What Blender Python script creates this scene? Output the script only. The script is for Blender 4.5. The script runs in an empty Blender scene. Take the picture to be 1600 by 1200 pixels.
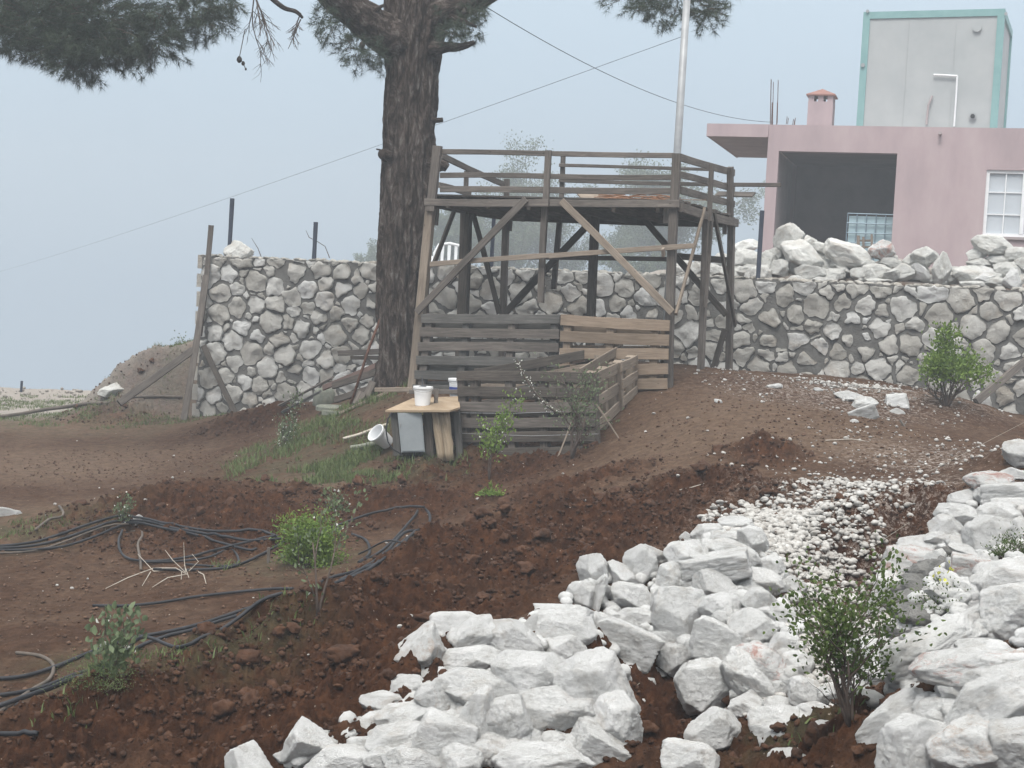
import bpy, math, random
import numpy as np
from mathutils import Vector, Matrix
random.seed(7); rng = np.random.default_rng(11)
R = math.radians
scene = bpy.context.scene

# ------------------------------------------------------------------ camera, sky, sun, exposure
F, PITCH, ROLL, EYE = 2310.0, 3.2, 3.0, 2.2
cd = bpy.data.cameras.new("camera"); cam = bpy.data.objects.new("camera", cd); scene.collection.objects.link(cam)
cd.sensor_width = 36; cd.lens = 36 * F / 1600; cd.clip_start = .05; cd.clip_end = 2000
cam.matrix_world = Matrix.Translation((0, 0, EYE)) @ Matrix.Rotation(R(90 - PITCH), 4, 'X') @ Matrix.Rotation(R(ROLL), 4, 'Z')
scene.camera = cam
SUN_EL, SUN_AZ = 58, 200
world = bpy.data.worlds.new("World"); scene.world = world; world.use_nodes = True
wt = world.node_tree; wn, wl = wt.nodes, wt.links
bg = wn["Background"]; bg.inputs[1].default_value = .12
sky = wn.new("ShaderNodeTexSky"); sky.sky_type = 'NISHITA'; sky.sun_disc = False
sky.sun_elevation = R(SUN_EL); sky.sun_rotation = R(SUN_AZ); sky.air_density = 1.5; sky.dust_density = 5; sky.altitude = 900
tc = wn.new("ShaderNodeTexCoord"); sp = wn.new("ShaderNodeSeparateXYZ"); wl.new(tc.outputs["Generated"], sp.inputs[0])
cr = wn.new("ShaderNodeValToRGB"); wl.new(sp.outputs[2], cr.inputs[0])
OVC = 1.0
el = cr.color_ramp.elements
el[0].position = 0.0; el[0].color = (.30, .375, .46, 1)
el[1].position = 1.0; el[1].color = (1.75, 1.74, 1.68, 1)
e = el.new(.10); e.color = (.35, .43, .515, 1)
e = el.new(.22); e.color = (.42, .505, .58, 1)
e = el.new(.5); e.color = (1.0, 1.03, 1.06, 1)
nz = wn.new("ShaderNodeTexNoise"); nz.inputs["Scale"].default_value = 2.2; nz.inputs["Detail"].default_value = 4
wl.new(tc.outputs["Generated"], nz.inputs["Vector"])
mr = wn.new("ShaderNodeMapRange"); wl.new(nz.outputs[0], mr.inputs[0]); mr.inputs[3].default_value = 7.3; mr.inputs[4].default_value = 8.3
vm = wn.new("ShaderNodeVectorMath"); vm.operation = 'SCALE'; wl.new(cr.outputs[0], vm.inputs[0]); wl.new(mr.outputs[0], vm.inputs["Scale"])
mx = wn.new("ShaderNodeMix"); mx.data_type = 'RGBA'; mx.inputs[0].default_value = .93
wl.new(sky.outputs[0], mx.inputs["A"]); wl.new(vm.outputs[0], mx.inputs["B"]); wl.new(mx.outputs["Result"], bg.inputs[0])
sd = bpy.data.lights.new("sun", 'SUN'); sd.energy = 1.9; sd.angle = R(22); sd.color = (1, .97, .92)
sun = bpy.data.objects.new("sun", sd); scene.collection.objects.link(sun)
az = R(SUN_AZ)
sdir = Vector((math.sin(az) * math.cos(R(SUN_EL)), math.cos(az) * math.cos(R(SUN_EL)), math.sin(R(SUN_EL))))
sun.rotation_euler = sdir.to_track_quat('Z', 'Y').to_euler(); sun.location = (0, 0, 30)
scene.view_settings.view_transform = 'Standard'; scene.view_settings.look = 'None'
scene.view_settings.exposure = .80; scene.view_settings.gamma = 1
scene.cycles.volume_bounces = 2
scene.cycles.max_bounces = 6
scene.cycles.use_denoising = True; scene.cycles.denoising_prefilter = 'ACCURATE'

# ------------------------------------------------------------------ photo pixel (1600x1200) -> world rays
_M = np.array(cam.matrix_world)
def ray(px, py):
    d = _M[:3, :3] @ np.array([(px - 800) / F, (600 - py) / F, -1.0]); return d
def P(px, py, Y):
    d = ray(px, py); t = Y / d[1]; return np.array([d[0] * t, Y, EYE + d[2] * t])
def proj(p):
    q = _M[:3, :3].T @ (np.asarray(p, float) - np.array([0, 0, EYE])); return 800 - F * q[0] / q[2], 600 + F * q[1] / q[2]
class VPlane:
    """vertical plane through two plan points"""
    def __init__(s, a, b, off=0):
        a = np.array(a[:2], float); b = np.array(b[:2], float); d = (b - a) / np.linalg.norm(b - a)
        s.d = np.array([d[0], d[1], 0]); s.n = np.array([d[1], -d[0], 0])          # n faces the camera for left->right
        s.a = np.array([a[0], a[1], 0]) + s.n * off
    def __call__(s, px, py, off=0):
        r = ray(px, py); a = s.a + s.n * off - np.array([0, 0, EYE]); t = (a @ s.n) / (r @ s.n); return r * t + np.array([0, 0, EYE])

# ------------------------------------------------------------------ numpy noise
def _h(ix, iy, iz, seed):
    h = (ix.astype(np.int64) * 374761393 + iy.astype(np.int64) * 668265263 + iz.astype(np.int64) * 2147483647 + seed * 1274126177) & 0xffffffff
    h = ((h ^ (h >> 13)) * 1274126177) & 0xffffffff; h = ((h ^ (h >> 16)) * 2246822519) & 0xffffffff
    return ((h ^ (h >> 15)) & 0xffffff) / float(0xffffff)
def vn2(x, y, seed=0):
    ix, iy = np.floor(x), np.floor(y); fx, fy = x - ix, y - iy; fx = fx * fx * (3 - 2 * fx); fy = fy * fy * (3 - 2 * fy); z = np.zeros_like(ix)
    a = _h(ix, iy, z, seed); b = _h(ix + 1, iy, z, seed); c = _h(ix, iy + 1, z, seed); d = _h(ix + 1, iy + 1, z, seed)
    return (a * (1 - fx) + b * fx) * (1 - fy) + (c * (1 - fx) + d * fx) * fy
def vn3(p, seed=0):
    i = np.floor(p); f = p - i; f = f * f * (3 - 2 * f); r = 0
    for dx in (0, 1):
        for dy in (0, 1):
            for dz in (0, 1):
                w = (f[:, 0] if dx else 1 - f[:, 0]) * (f[:, 1] if dy else 1 - f[:, 1]) * (f[:, 2] if dz else 1 - f[:, 2])
                r = r + w * _h(i[:, 0] + dx, i[:, 1] + dy, i[:, 2] + dz, seed)
    return r
def fbm2(x, y, o=4, seed=0):
    r = 0; a = 1; t = 0
    for k in range(o): r = r + a * vn2(x, y, seed + k); t += a; a *= .5; x = x * 2.03 + 7.1; y = y * 2.03 + 3.3
    return r / t
def fbm3(p, o=4, seed=0):
    r = 0; a = 1; t = 0
    for k in range(o): r = r + a * vn3(p, seed + k); t += a; a *= .5; p = p * 2.03 + 5.7
    return r / t
def worley(x, y, seed=0):
    ix, iy = np.floor(x), np.floor(y); best = np.full(x.shape, 9.0); cid = np.zeros(x.shape)
    for dx in (-1, 0, 1):
        for dy in (-1, 0, 1):
            cx, cy = ix + dx, iy + dy; z = np.zeros_like(cx)
            d = np.hypot(cx + _h(cx, cy, z, seed) - x, cy + _h(cx, cy, z + 1, seed) - y); k = _h(cx, cy, z + 2, seed)
            m = d < best; best = np.where(m, d, best); cid = np.where(m, k, cid)
    return best, cid
def sstep(a, b, x): t = np.clip((x - a) / (b - a), 0, 1); return t * t * (3 - 2 * t)

# ------------------------------------------------------------------ terrain
CTRL = [(0,1200,6.6),(0,1000,9.0),(0,800,14),(0,700,19.5),(0,620,27),(150,650,24),(300,655,22.8),(250,800,14.2),(200,950,10),(250,1100,7.6),(400,1200,6.2),
 (400,700,19),(370,655,22.4),(590,612,21.8),(520,710,16.6),(450,790,14),(560,850,11.8),(400,900,10.6),(500,965,9.2),(420,1050,8.0),
 (620,602,19.4),(655,612,17.6),(650,715,15.9),(720,715,15.8),(900,718,15.3),(760,780,13.6),(700,850,11.4),(900,800,11.6),(940,880,9.6),(800,930,9.0),
 (640,1000,7.9),(560,1080,7.0),(800,1200,6.2),(1000,1100,7.0),(1100,1200,5.9),(1040,590,17.0),(1140,580,19.3),(1150,580,21),(1350,592,20.4),(1500,620,20.0),(1600,655,19.6),
 (985,680,15.5),(960,720,14.3),(1100,640,14.6),(1050,720,12.7),(1200,700,13),(1300,640,15.6),(1480,640,17),(1560,690,15.2),(1400,740,12),(1200,830,10),(1050,840,10.2),(1350,870,9.4),
 (1240,930,8.4),(1340,950,8.3),(1320,1130,6.2),(1200,1180,5.9),(1450,800,9.8),(1590,745,11.2),(1440,900,8.2),(1600,900,7.2),(1430,1080,5.8),(1500,1200,4.8),(1600,1200,4.5),(1600,1050,5.4)]
cp = [P(*c) for c in CTRL]
cp += [np.array(v, float) for v in ((-22,4,0),(-22,16,0),(-14,24,.05),(-9,1,0),(0,-2,.7),(3,2,.9),(9,2,1),(11,10,1.1),(13,18,1.1),(-8,-6,0),(6,-8,.8),(22,8,1.2),(-5,3.5,0),(-1.5,4,.3),(1.2,4,.7))]
cp = np.array(cp)
def _tps(d2): return np.where(d2 > 1e-12, d2 * np.log(np.maximum(d2, 1e-12)) * .5, 0)
n = len(cp); A = np.zeros((n + 3, n + 3)); dd = ((cp[:, None, :2] - cp[None, :, :2]) ** 2).sum(-1)
A[:n, :n] = _tps(dd) + np.eye(n) * .35; A[:n, n] = 1; A[:n, n + 1:] = cp[:, :2]; A[n, :n] = 1; A[n + 1:, :n] = cp[:, :2].T
sol = np.linalg.solve(A, np.concatenate([cp[:, 2], [0, 0, 0]]))
W0 = P(312, 500, 23.0); W1 = P(1750, 500, 19.4)
WP = VPlane(W0, W1)                                     # front face of the stone wall
WLEN = np.linalg.norm((W1 - W0)[:2])
def front_h(x, y):
    xc = np.clip(x, -22, 20); yc = np.clip(y, -6, 26)
    r = sol[n] + sol[n + 1] * xc + sol[n + 2] * yc
    for k in range(n): r = r + sol[k] * _tps((xc - cp[k, 0]) ** 2 + (yc - cp[k, 1]) ** 2)
    r = np.clip(r, -.4, 1.75)
    w = sstep(27, 30, y) ; r = r * (1 - w) + np.clip(r, -.2, .2) * w
    drop = np.maximum(0, y - 29.5 - .04 * (x + 10)) * .26
    return r - drop
def base_h(x, y):
    f = front_h(x, y)
    s = -((x - WP.a[0]) * WP.n[0] + (y - WP.a[1]) * WP.n[1])
    xe = -2.98 - (y - 24) * .1
    up = 2.58 + .1 * (fbm2(x * .7, y * .7, 3, 5) - .5) - np.maximum(0, xe - x) * .6 - np.maximum(0, y - 100) * .2
    m = sstep(.08, .4, s)
    return np.where(up > f, f + (up - f) * m, f)
def hit(px, py, fn):
    r = ray(px, py); t = np.geomspace(3.5, 60, 520); x, y, z = r[0] * t, r[1] * t, EYE + r[2] * t
    d = z - fn(x, y); k = np.argmax(d < 0)
    if d[k] >= 0: k = len(t) - 1
    a, b = t[max(k - 1, 0)], t[k]
    for _ in range(18):
        m = (a + b) / 2
        if EYE + r[2] * m - fn(np.array([r[0] * m]), np.array([r[1] * m]))[0] < 0: b = m
        else: a = m
    return np.array([r[0] * b, r[1] * b, EYE + r[2] * b])
# heaps, trenches and the cores of the rock piles: (pixel on the smooth ground, radius m, height m)
MOUNDS = [(250,800,.8,.22),(330,800,.9,.26),(400,820,.7,.15),(190,628,.7,.28),(400,655,.9,.15),(150,1150,.5,.16),(250,1110,.5,.2),(360,1070,.5,.30),(480,1040,.5,.28),(560,1010,.45,.26),(640,955,.5,.22),
 (700,900,.7,.22),(820,840,.7,.22),(640,790,.8,.08),(1190,703,.32,.10),(1060,770,.6,.12),(1130,800,.5,.1),(1480,640,.9,.14),(1060,640,.6,.1),(930,720,.5,.15),
 (1345,880,.30,-.42),(1395,838,.3,-.42),(1450,795,.3,-.30),(1375,855,.25,-.2),(1300,960,.3,-.15),(1020,1090,.28,-.12),(1060,1150,.3,-.1)]
PILES = [(480,1205,.30,.15),(560,1180,.40,.22),(660,1130,.45,.30),(700,1060,.4,.22),(770,1100,.5,.34),(880,1080,.45,.36),(760,1200,.5,.36),(880,1190,.45,.34),(930,960,.42,.26),(850,1000,.4,.2),
 (1000,910,.4,.22),(1080,950,.55,.32),(1150,900,.5,.26),(1150,1030,.45,.26),(1120,850,.4,.14),(1200,1060,.3,.14),(1250,1000,.3,.1),
 (1450,850,.35,.2),(1540,800,.45,.24),(1580,740,.4,.2),(1520,890,.35,.14),(1580,960,.4,.26),(1470,1020,.3,.28),(1530,1080,.35,.3),(1450,1130,.28,.24),(1560,1150,.35,.3)]
SCL = []
for (a, b, r_, h_) in MOUNDS + PILES:
    q = hit(a, b, base_h); SCL.append((q[0], q[1], r_, h_))
NM = len(MOUNDS)
RIDGE = [(P(px, 430, Y), r_, h_) for px, Y, r_, h_ in ((1060,23,.7,.25),(1120,23,.8,.3),(1185,22.8,.7,.38),(1235,22.6,.8,.52),(1285,22.6,.9,.58),(1345,22.4,.8,.42),(1400,22,.8,.55),(1460,21.8,.8,.42),(1510,21.6,.7,.4),(1555,21.5,.8,.6),(1610,21.4,1,.5),(1690,21.4,1,.5))]
def lump_h(x, y, which='all'):
    r = 0
    L = SCL if which == 'all' else SCL[:NM]
    pos = 0
    for (cx, cy, rr, hh) in L:
        g_ = np.exp(-((x - cx) ** 2 + (y - cy) ** 2) / (rr * rr))
        if hh > 0: pos = pos + (hh * g_) ** 4
        else: r = r + hh * g_
    r = r + pos ** .25
    rd = 0
    for q, rr, hh in RIDGE: rd = np.maximum(rd, hh * np.exp(-(((x - q[0]) / rr) ** 2 + ((y - q[1]) / (rr * .9)) ** 2)))
    return r + rd
def shape_h(x, y): return base_h(x, y) + lump_h(x, y)
def blobmask(x, y, L):
    r = np.zeros_like(x)
    for cx, cy, rr in L: r = np.maximum(r, np.exp(-(((x - cx) ** 2 + (y - cy) ** 2) / (rr * rr)) ** 1.5))
    return r
def blobs(L):
    o = []
    for a, b, rr in L: q = hit(a, b, shape_h); o.append((q[0], q[1], rr))
    return o
TILL = blobs([(60,1180,.6),(150,1140,.7),(250,1120,.7),(360,1080,.7),(480,1060,.7),(420,1150,.7),(560,1010,.7),(450,980,.4),(560,1080,.6),(650,950,.8),(760,900,.9),(850,840,1),(700,850,.7),(950,800,1),(1050,790,.8),(1130,765,.6),(1190,712,.4),
   (250,800,1.1),(330,805,1.1),(400,830,.9),(700,740,.8),(800,740,.8),(640,790,.9),(560,780,.8),(900,760,.7),(1000,1100,.5),(1060,1160,.6),(1180,1180,.5),(1250,1190,.5),(1330,1140,.4),(1350,860,.6),(1440,800,.5),(190,628,.9),(400,655,.8),(980,830,.8),(880,900,.6)])
PATH = blobs([(1130,640,1.3),(1080,690,1.1),(1000,740,.9),(950,770,.6),(1220,660,1.2),(1300,690,.9),(140,800,1.4),(500,760,1.2),(100,730,1.6),(720,830,.5)])
PALE = blobs([(1250,830,.7),(1180,840,.5),(1330,780,.8),(1400,760,.6),(1300,620,1.2),(1400,610,1.2),(1500,720,.9),(1300,960,.4),(1280,1000,.4),(1340,1000,.4),(1200,580,.8)])
GRASSM = blobs([(520,720,1.3),(600,740,1.0),(480,680,1.1),(640,720,.6),(560,640,.9),(20,830,1.0),(500,880,.6),(160,1050,.5),(350,1010,.5),(60,640,3),(1580,870,.3),(1240,1170,.25)])
def terrain(x, y):
    x = np.atleast_1d(np.asarray(x, float)); y = np.atleast_1d(np.asarray(y, float))
    z = shape_h(x, y)
    t = blobmask(x, y, TILL); p = blobmask(x, y, PATH) * (1 - t)
    far = 1 - sstep(26, 34, y)
    amp = (.25 + 1.0 * t - .1 * p)
    wx = x + .06 * (fbm2(x * 9, y * 9, 2, 31) - .5); wy = y + .06 * (fbm2(x * 9, y * 9, 2, 32) - .5)
    d, c = worley(wx / .26, wy / .26, 3); z = z + amp * .05 * np.maximum(0, 1 - (d / .62) ** 2) * sstep(.45, .95, c) * (.5 + fbm2(x * 30, y * 30, 3, 71))
    d, c = worley(wx / .11, wy / .11, 8); z = z + amp * .03 * np.maximum(0, 1 - (d / .6) ** 2) * sstep(.3, .9, c) * (.4 + fbm2(x * 55, y * 55, 2, 72))
    d, c = worley(wx / .045, wy / .045, 18); z = z + amp * .016 * np.sqrt(np.maximum(0, 1 - (d / .6) ** 2)) * c
    z = z + amp * (.14 * (fbm2(x * 2.3, y * 2.3, 5, 40) - .5) + .16 * (.5 - np.abs(fbm2(x * 3.4 + 9, y * 3.4, 4, 90) - .5) * 2.6) * t) + amp * (.085 * (fbm2(x * 13, y * 13, 4, 50) - .5) - .075 * np.abs(fbm2(x * 24, y * 24, 3, 55) - .5) * (.3 + t)) * far
    return z
def terr1(x, y): return float(terrain([x], [y])[0])
def G(px, py, fn=terrain): return hit(px, py, fn)

# ------------------------------------------------------------------ materials
def mat_new(name):
    m = bpy.data.materials.new(name); m.use_nodes = True; return m, m.node_tree.nodes, m.node_tree.links, m.node_tree.nodes["Principled BSDF"]
def ramp(N, L, src, stops):
    c = N.new("ShaderNodeValToRGB"); L.new(src, c.inputs[0]); e = c.color_ramp.elements
    while len(e) < len(stops): e.new(.5)
    for k, (p, col) in enumerate(stops): e[k].position = p; e[k].color = (*col, 1) if not isinstance(col, float) else (col, col, col, 1)
    return c
def noise(N, L, vec, scale, detail=6, rough=.6, dist=0):
    t = N.new("ShaderNodeTexNoise"); t.inputs["Scale"].default_value = scale; t.inputs["Detail"].default_value = detail
    t.inputs["Roughness"].default_value = rough; t.inputs["Distortion"].default_value = dist
    if vec is not None: L.new(vec, t.inputs["Vector"])
    return t
def mixc(N, L, fac, a, b, mode='MIX'):
    m = N.new("ShaderNodeMix"); m.data_type = 'RGBA'; m.blend_type = mode
    for s, v in ((m.inputs[0], fac), (m.inputs["A"], a), (m.inputs["B"], b)):
        if isinstance(v, (int, float)): s.default_value = v
        elif isinstance(v, tuple): s.default_value = (*v, 1)
        else: L.new(v, s)
    return m.outputs["Result"]
def bump(N, L, h, strength, dist, bs, prev=None):
    b = N.new("ShaderNodeBump"); b.inputs["Strength"].default_value = strength; b.inputs["Distance"].default_value = dist
    L.new(h, b.inputs["Height"])
    if prev is not None: L.new(prev, b.inputs["Normal"])
    if bs is not None: L.new(b.outputs[0], bs.inputs["Normal"])
    return b.outputs[0]
def coords(N, L, kind='Object', stretch=None):
    t = N.new("ShaderNodeTexCoord"); o = t.outputs[kind]
    if stretch:
        m = N.new("ShaderNodeMapping"); m.inputs["Scale"].default_value = stretch; L.new(o, m.inputs[0]); o = m.outputs[0]
    return o
def pmat(name, stops, scale=5, detail=8, rough=.85, b=.3, bs=40, bd=.01, coord='Object', stretch=None, rnd=0, spec=.3, metal=0, dist=0):
    m, N, L, B = mat_new(name); v = coords(N, L, coord, stretch)
    c = ramp(N, L, noise(N, L, v, scale, detail, .65, dist).outputs[0], stops).outputs[0]
    if rnd:
        oi = N.new("ShaderNodeObjectInfo"); hs = N.new("ShaderNodeHueSaturation"); L.new(c, hs.inputs["Color"])
        mm = N.new("ShaderNodeMapRange"); L.new(oi.outputs["Random"], mm.inputs[0]); mm.inputs[3].default_value = 1 - rnd; mm.inputs[4].default_value = 1 + rnd
        L.new(mm.outputs[0], hs.inputs["Value"]); c = hs.outputs[0]
    L.new(c, B.inputs["Base Color"]); B.inputs["Roughness"].default_value = rough; B.inputs["Specular IOR Level"].default_value = spec; B.inputs["Metallic"].default_value = metal
    if b: bump(N, L, noise(N, L, v, bs, 6).outputs[0], b, bd, B)
    return m
def wood(name, dark, mid, light, rnd=.15, stretch=(1.6, 22, 1)):
    m, N, L, B = mat_new(name); v = coords(N, L, 'UV', stretch)
    n1 = noise(N, L, v, 2.2, 9, .7, .6)
    c = ramp(N, L, n1.outputs[0], [(.25, dark), (.5, mid), (.78, light)]).outputs[0]
    v2 = coords(N, L, 'UV'); n2 = noise(N, L, v2, 1.4, 4); st = ramp(N, L, n2.outputs[0], [(.35, .62), (.6, 1.0)]).outputs[0]
    c = mixc(N, L, .75, c, st, 'MULTIPLY')
    vo = N.new("ShaderNodeTexVoronoi"); vo.inputs["Scale"].default_value = 4; L.new(coords(N, L, 'UV', (1, 2.2, 1)), vo.inputs["Vector"])
    kn = ramp(N, L, vo.outputs["Distance"], [(.03, .35), (.09, 1.0)]).outputs[0]
    c = mixc(N, L, .8, c, kn, 'MULTIPLY')
    oi = N.new("ShaderNodeObjectInfo"); hs = N.new("ShaderNodeHueSaturation"); L.new(c, hs.inputs["Color"])
    mm = N.new("ShaderNodeMapRange"); L.new(oi.outputs["Random"], mm.inputs[0]); mm.inputs[3].default_value = 1 - rnd; mm.inputs[4].default_value = 1 + rnd
    L.new(mm.outputs[0], hs.inputs["Value"]); L.new(hs.outputs[0], B.inputs["Base Color"])
    B.inputs["Roughness"].default_value = .88; B.inputs["Specular IOR Level"].default_value = .2
    bump(N, L, n1.outputs[0], .5, .004, B); return m
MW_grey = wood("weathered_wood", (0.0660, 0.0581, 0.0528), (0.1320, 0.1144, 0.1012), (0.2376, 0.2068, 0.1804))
MW_light = wood("pale_wood", (0.1408, 0.1100, 0.0880), (0.2376, 0.1936, 0.1540), (0.3520, 0.2992, 0.2464))
MW_tan = wood("tan_pallet_wood", (.14, .105, .075), (.23, .175, .13), (.31, .25, .195))
MW_slate = wood("slate_pallet_wood", (0.0484, 0.0466, 0.0440), (0.0968, 0.0924, 0.0862), (0.1672, 0.1584, 0.1478))
MW_dark = wood("dark_wood", (.035, .030, .026), (.085, .072, .062), (.16, .135, .115))  # darker wood tone, mostly on inner and under-deck timbers
MW_ply = wood("plywood_top", (0.2112, 0.1540, 0.1012), (0.3256, 0.2464, 0.1672), (0.4224, 0.3344, 0.2464))
MW_log = wood("split_log_wood", (.16, .11, .07), (.38, .30, .21), (.55, .46, .35), stretch=(9, 1.6, 1))

def rockmat(name, tint=(1, 1, 1), pink=0., pinkcol=(.52, .27, .22), brown=.38, shade=False):
    m, N, L, B = mat_new(name); v = coords(N, L)
    oi = N.new("ShaderNodeObjectInfo"); ad = N.new("ShaderNodeVectorMath"); ad.operation = 'ADD'; L.new(v, ad.inputs[0])
    sc = N.new("ShaderNodeVectorMath"); sc.operation = 'SCALE'; sc.inputs[0].default_value = (17, 31, 11); L.new(oi.outputs["Random"], sc.inputs["Scale"]); L.new(sc.outputs[0], ad.inputs[1]); v = ad.outputs[0]
    w1 = noise(N, L, v, 2.6, 10, .68, .3)
    c = ramp(N, L, w1.outputs[0], [(.33, (.60 * tint[0], .585 * tint[1], .56 * tint[2])), (.46, (.78 * tint[0], .78 * tint[1], .765 * tint[2])), (.62, (.87 * tint[0], .868 * tint[1], .86 * tint[2]))]).outputs[0]
    w2 = noise(N, L, v, 1.3, 7, .7, .8)
    f = ramp(N, L, w2.outputs[0], [(.54, 0.0), (.68, brown)]).outputs[0]; c = mixc(N, L, f, c, (.50, .42, .34))
    w3 = noise(N, L, v, 7, 8, .8); f = ramp(N, L, w3.outputs[0], [(.62, 0.0), (.70, .5)]).outputs[0]; c = mixc(N, L, f, c, (.40, .39, .37))
    if pink:
        w4 = noise(N, L, v, 2.2, 9, .8, .6); f = ramp(N, L, w4.outputs[0], [(.50, 0.0), (.60, pink)]).outputs[0]; c = mixc(N, L, f, c, pinkcol)
    hs = N.new("ShaderNodeHueSaturation"); L.new(c, hs.inputs["Color"])
    mm = N.new("ShaderNodeMapRange"); L.new(oi.outputs["Random"], mm.inputs[0]); mm.inputs[3].default_value = .88; mm.inputs[4].default_value = 1.04
    L.new(mm.outputs[0], hs.inputs["Value"]); oc = hs.outputs[0]
    if shade:
        at_ = N.new("ShaderNodeAttribute"); at_.attribute_name = "shade"; oc = mixc(N, L, 1.0, oc, ramp(N, L, at_.outputs["Fac"], [(0, (.72, .70, .67)), (.5, (.95, .94, .92)), (1, (1.15, 1.17, 1.2))]).outputs[0], 'MULTIPLY')
    L.new(oc, B.inputs["Base Color"])
    B.inputs["Roughness"].default_value = .92; B.inputs["Specular IOR Level"].default_value = .15
    h1 = noise(N, L, v, 11, 12, .8); h2 = noise(N, L, v, 45, 8, .8)
    p = bump(N, L, h1.outputs[0], .9, .055, None); bump(N, L, h2.outputs[0], .9, .022, B, p); return m
M_rock = rockmat("white_limestone"); M_rockpink = rockmat("pink_stained_limestone", pink=.85); M_rockgrey = rockmat("greyish_limestone", (.90, .895, .87), brown=.4)
M_rockrust = rockmat("rust_marked_limestone", pink=.5, pinkcol=(.42, .26, .16))
M_wallstone = rockmat("wall_stone", (.84, .825, .80), brown=.5, shade=True)
M_mortar = pmat("mortar", [(.3, (.08, .077, .073)), (.7, (.165, .16, .15))], 7, b=.8, bs=45, bd=.02)
M_cement = pmat("wet_cement", [(.3, (.075, .075, .072)), (.7, (.19, .185, .175))], 12, b=.9, bs=50, bd=.02)
M_pebble = pmat("pebble_stone", [(.32, (0.2257, 0.2069, 0.1881)), (.5, (0.3511, 0.3386, 0.3198)), (.68, (0.4640, 0.4577, 0.4389))], 22, detail=3, b=.5, bs=90)
M_cork = pmat("pine_bark_plain", [(.3, (.03, .025, .022)), (.7, (.085, .07, .06))], 12, b=.7, bs=40)
M_needle = pmat("pine_needles", [(.3, (.022, .034, .022)), (.7, (.055, .075, .045))], 3, rough=.6, b=0)
M_twig = pmat("bare_twig", [(.3, (.06, .045, .038)), (.7, (.12, .09, .075))], 10, b=0)
M_paletwig = pmat("pale_dry_twig", [(.3, (.35, .31, .26)), (.7, (.5, .46, .40))], 10, b=0)
def leafmat(name, a, b_, trans=.25):
    m, N, L, B = mat_new(name); v = coords(N, L)
    c = ramp(N, L, noise(N, L, v, 14, 3).outputs[0], [(.3, a), (.7, b_)]).outputs[0]
    L.new(c, B.inputs["Base Color"]); B.inputs["Roughness"].default_value = .55; B.inputs["Specular IOR Level"].default_value = .25
    tr = N.new("ShaderNodeBsdfTranslucent"); L.new(c, tr.inputs[0]); ms = N.new("ShaderNodeMixShader"); ms.inputs[0].default_value = trans
    L.new(B.outputs[0], ms.inputs[1]); L.new(tr.outputs[0], ms.inputs[2]); L.new(ms.outputs[0], N["Material Output"].inputs[0]); return m
M_leafA = leafmat("young_leaf_bright", (.085, .15, .03), (.20, .28, .06))
M_leafB = leafmat("shrub_leaf_dark", (.035, .065, .018), (.10, .14, .035))
M_leafC = leafmat("olive_leaf", (.08, .11, .06), (.15, .19, .10))
M_leafD = leafmat("far_tree_leaf", (.085, .11, .065), (.15, .18, .10))
M_grass = leafmat("grass_blade", (.06, .095, .03), (.15, .18, .07))
M_flower = leafmat("white_blossom", (.6, .6, .55), (.8, .8, .75))
M_yellow = leafmat("yellow_flower", (.5, .5, .08), (.6, .6, .15))
M_pipe = pmat("black_irrigation_pipe", [(.35, (.010, .011, .014)), (.7, (.030, .031, .036))], 6, rough=.6, b=.1, spec=.25)
M_pipeold = pmat("dusty_pipe", [(.35, (.05, .042, .036)), (.7, (.13, .105, .085))], 6, rough=.7, b=.1)
M_white = pmat("white_plastic", [(.3, (.68, .69, .70)), (.7, (.78, .79, .80))], 4, rough=.45, b=0)
M_blue = pmat("blue_plastic", [(.3, (.03, .05, .2)), (.7, (.05, .08, .3))], 4, rough=.5, b=0)
M_box = pmat("grey_cabinet_paint", [(.3, (.22, .24, .25)), (.7, (.28, .30, .31))], 5, rough=.5, b=.05)
M_steel = pmat("dark_steel", [(.3, (.022, .028, .045)), (.7, (.05, .06, .085))], 6, rough=.6, b=.1)
M_rust = pmat("rusty_steel", [(.3, (.06, .028, .018)), (.7, (.13, .06, .04))], 12, rough=.8, b=.3)
M_galv = pmat("galvanised_steel", [(.3, (0.2660, 0.2730, 0.2800)), (.7, (0.3640, 0.3710, 0.3780))], 8, rough=.5, b=.05, metal=.2)
M_pink = pmat("pink_render", [(.30, (0.3240, 0.2565, 0.2655)), (.5, (0.3870, 0.3015, 0.3105)), (.68, (0.4320, 0.3465, 0.3510))], 1.1, stretch=(1, 1, .4), detail=10, rough=.93, b=.25, bs=90, bd=.004)
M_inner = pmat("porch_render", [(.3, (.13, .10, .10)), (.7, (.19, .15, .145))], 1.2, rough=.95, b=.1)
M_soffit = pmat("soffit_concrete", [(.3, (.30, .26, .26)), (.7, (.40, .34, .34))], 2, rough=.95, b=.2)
M_tile = pmat("red_tile", [(.3, (.20, .10, .085)), (.7, (.30, .16, .13))], 6, b=.3)
M_teal = pmat("teal_frame_paint", [(.3, (.17, .31, .31)), (.7, (.22, .37, .365))], 4, rough=.5, b=.05)
M_panel = pmat("container_panel", [(.3, (0.3240, 0.3420, 0.3465)), (.7, (0.3960, 0.4095, 0.4095))], 1.3, rough=.6, b=.05)
M_curtain = pmat("lace_curtain", [(.3, (.36, .40, .44)), (.7, (.62, .65, .68))], 3, stretch=(9, 9, .6), rough=.9, b=.3, bs=20)
M_tank = pmat("tank_plastic", [(.3, (.30, .42, .46)), (.7, (.40, .52, .56))], 3, rough=.4, b=0)
M_cagebar = pmat("cage_bar", [(.3, (.16, .22, .27)), (.7, (.22, .29, .34))], 4, rough=.5, b=0, metal=.3)
M_black = pmat("dark_hole", [(.3, (.01, .01, .01)), (.7, (.02, .02, .02))], 4, b=0)
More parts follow.
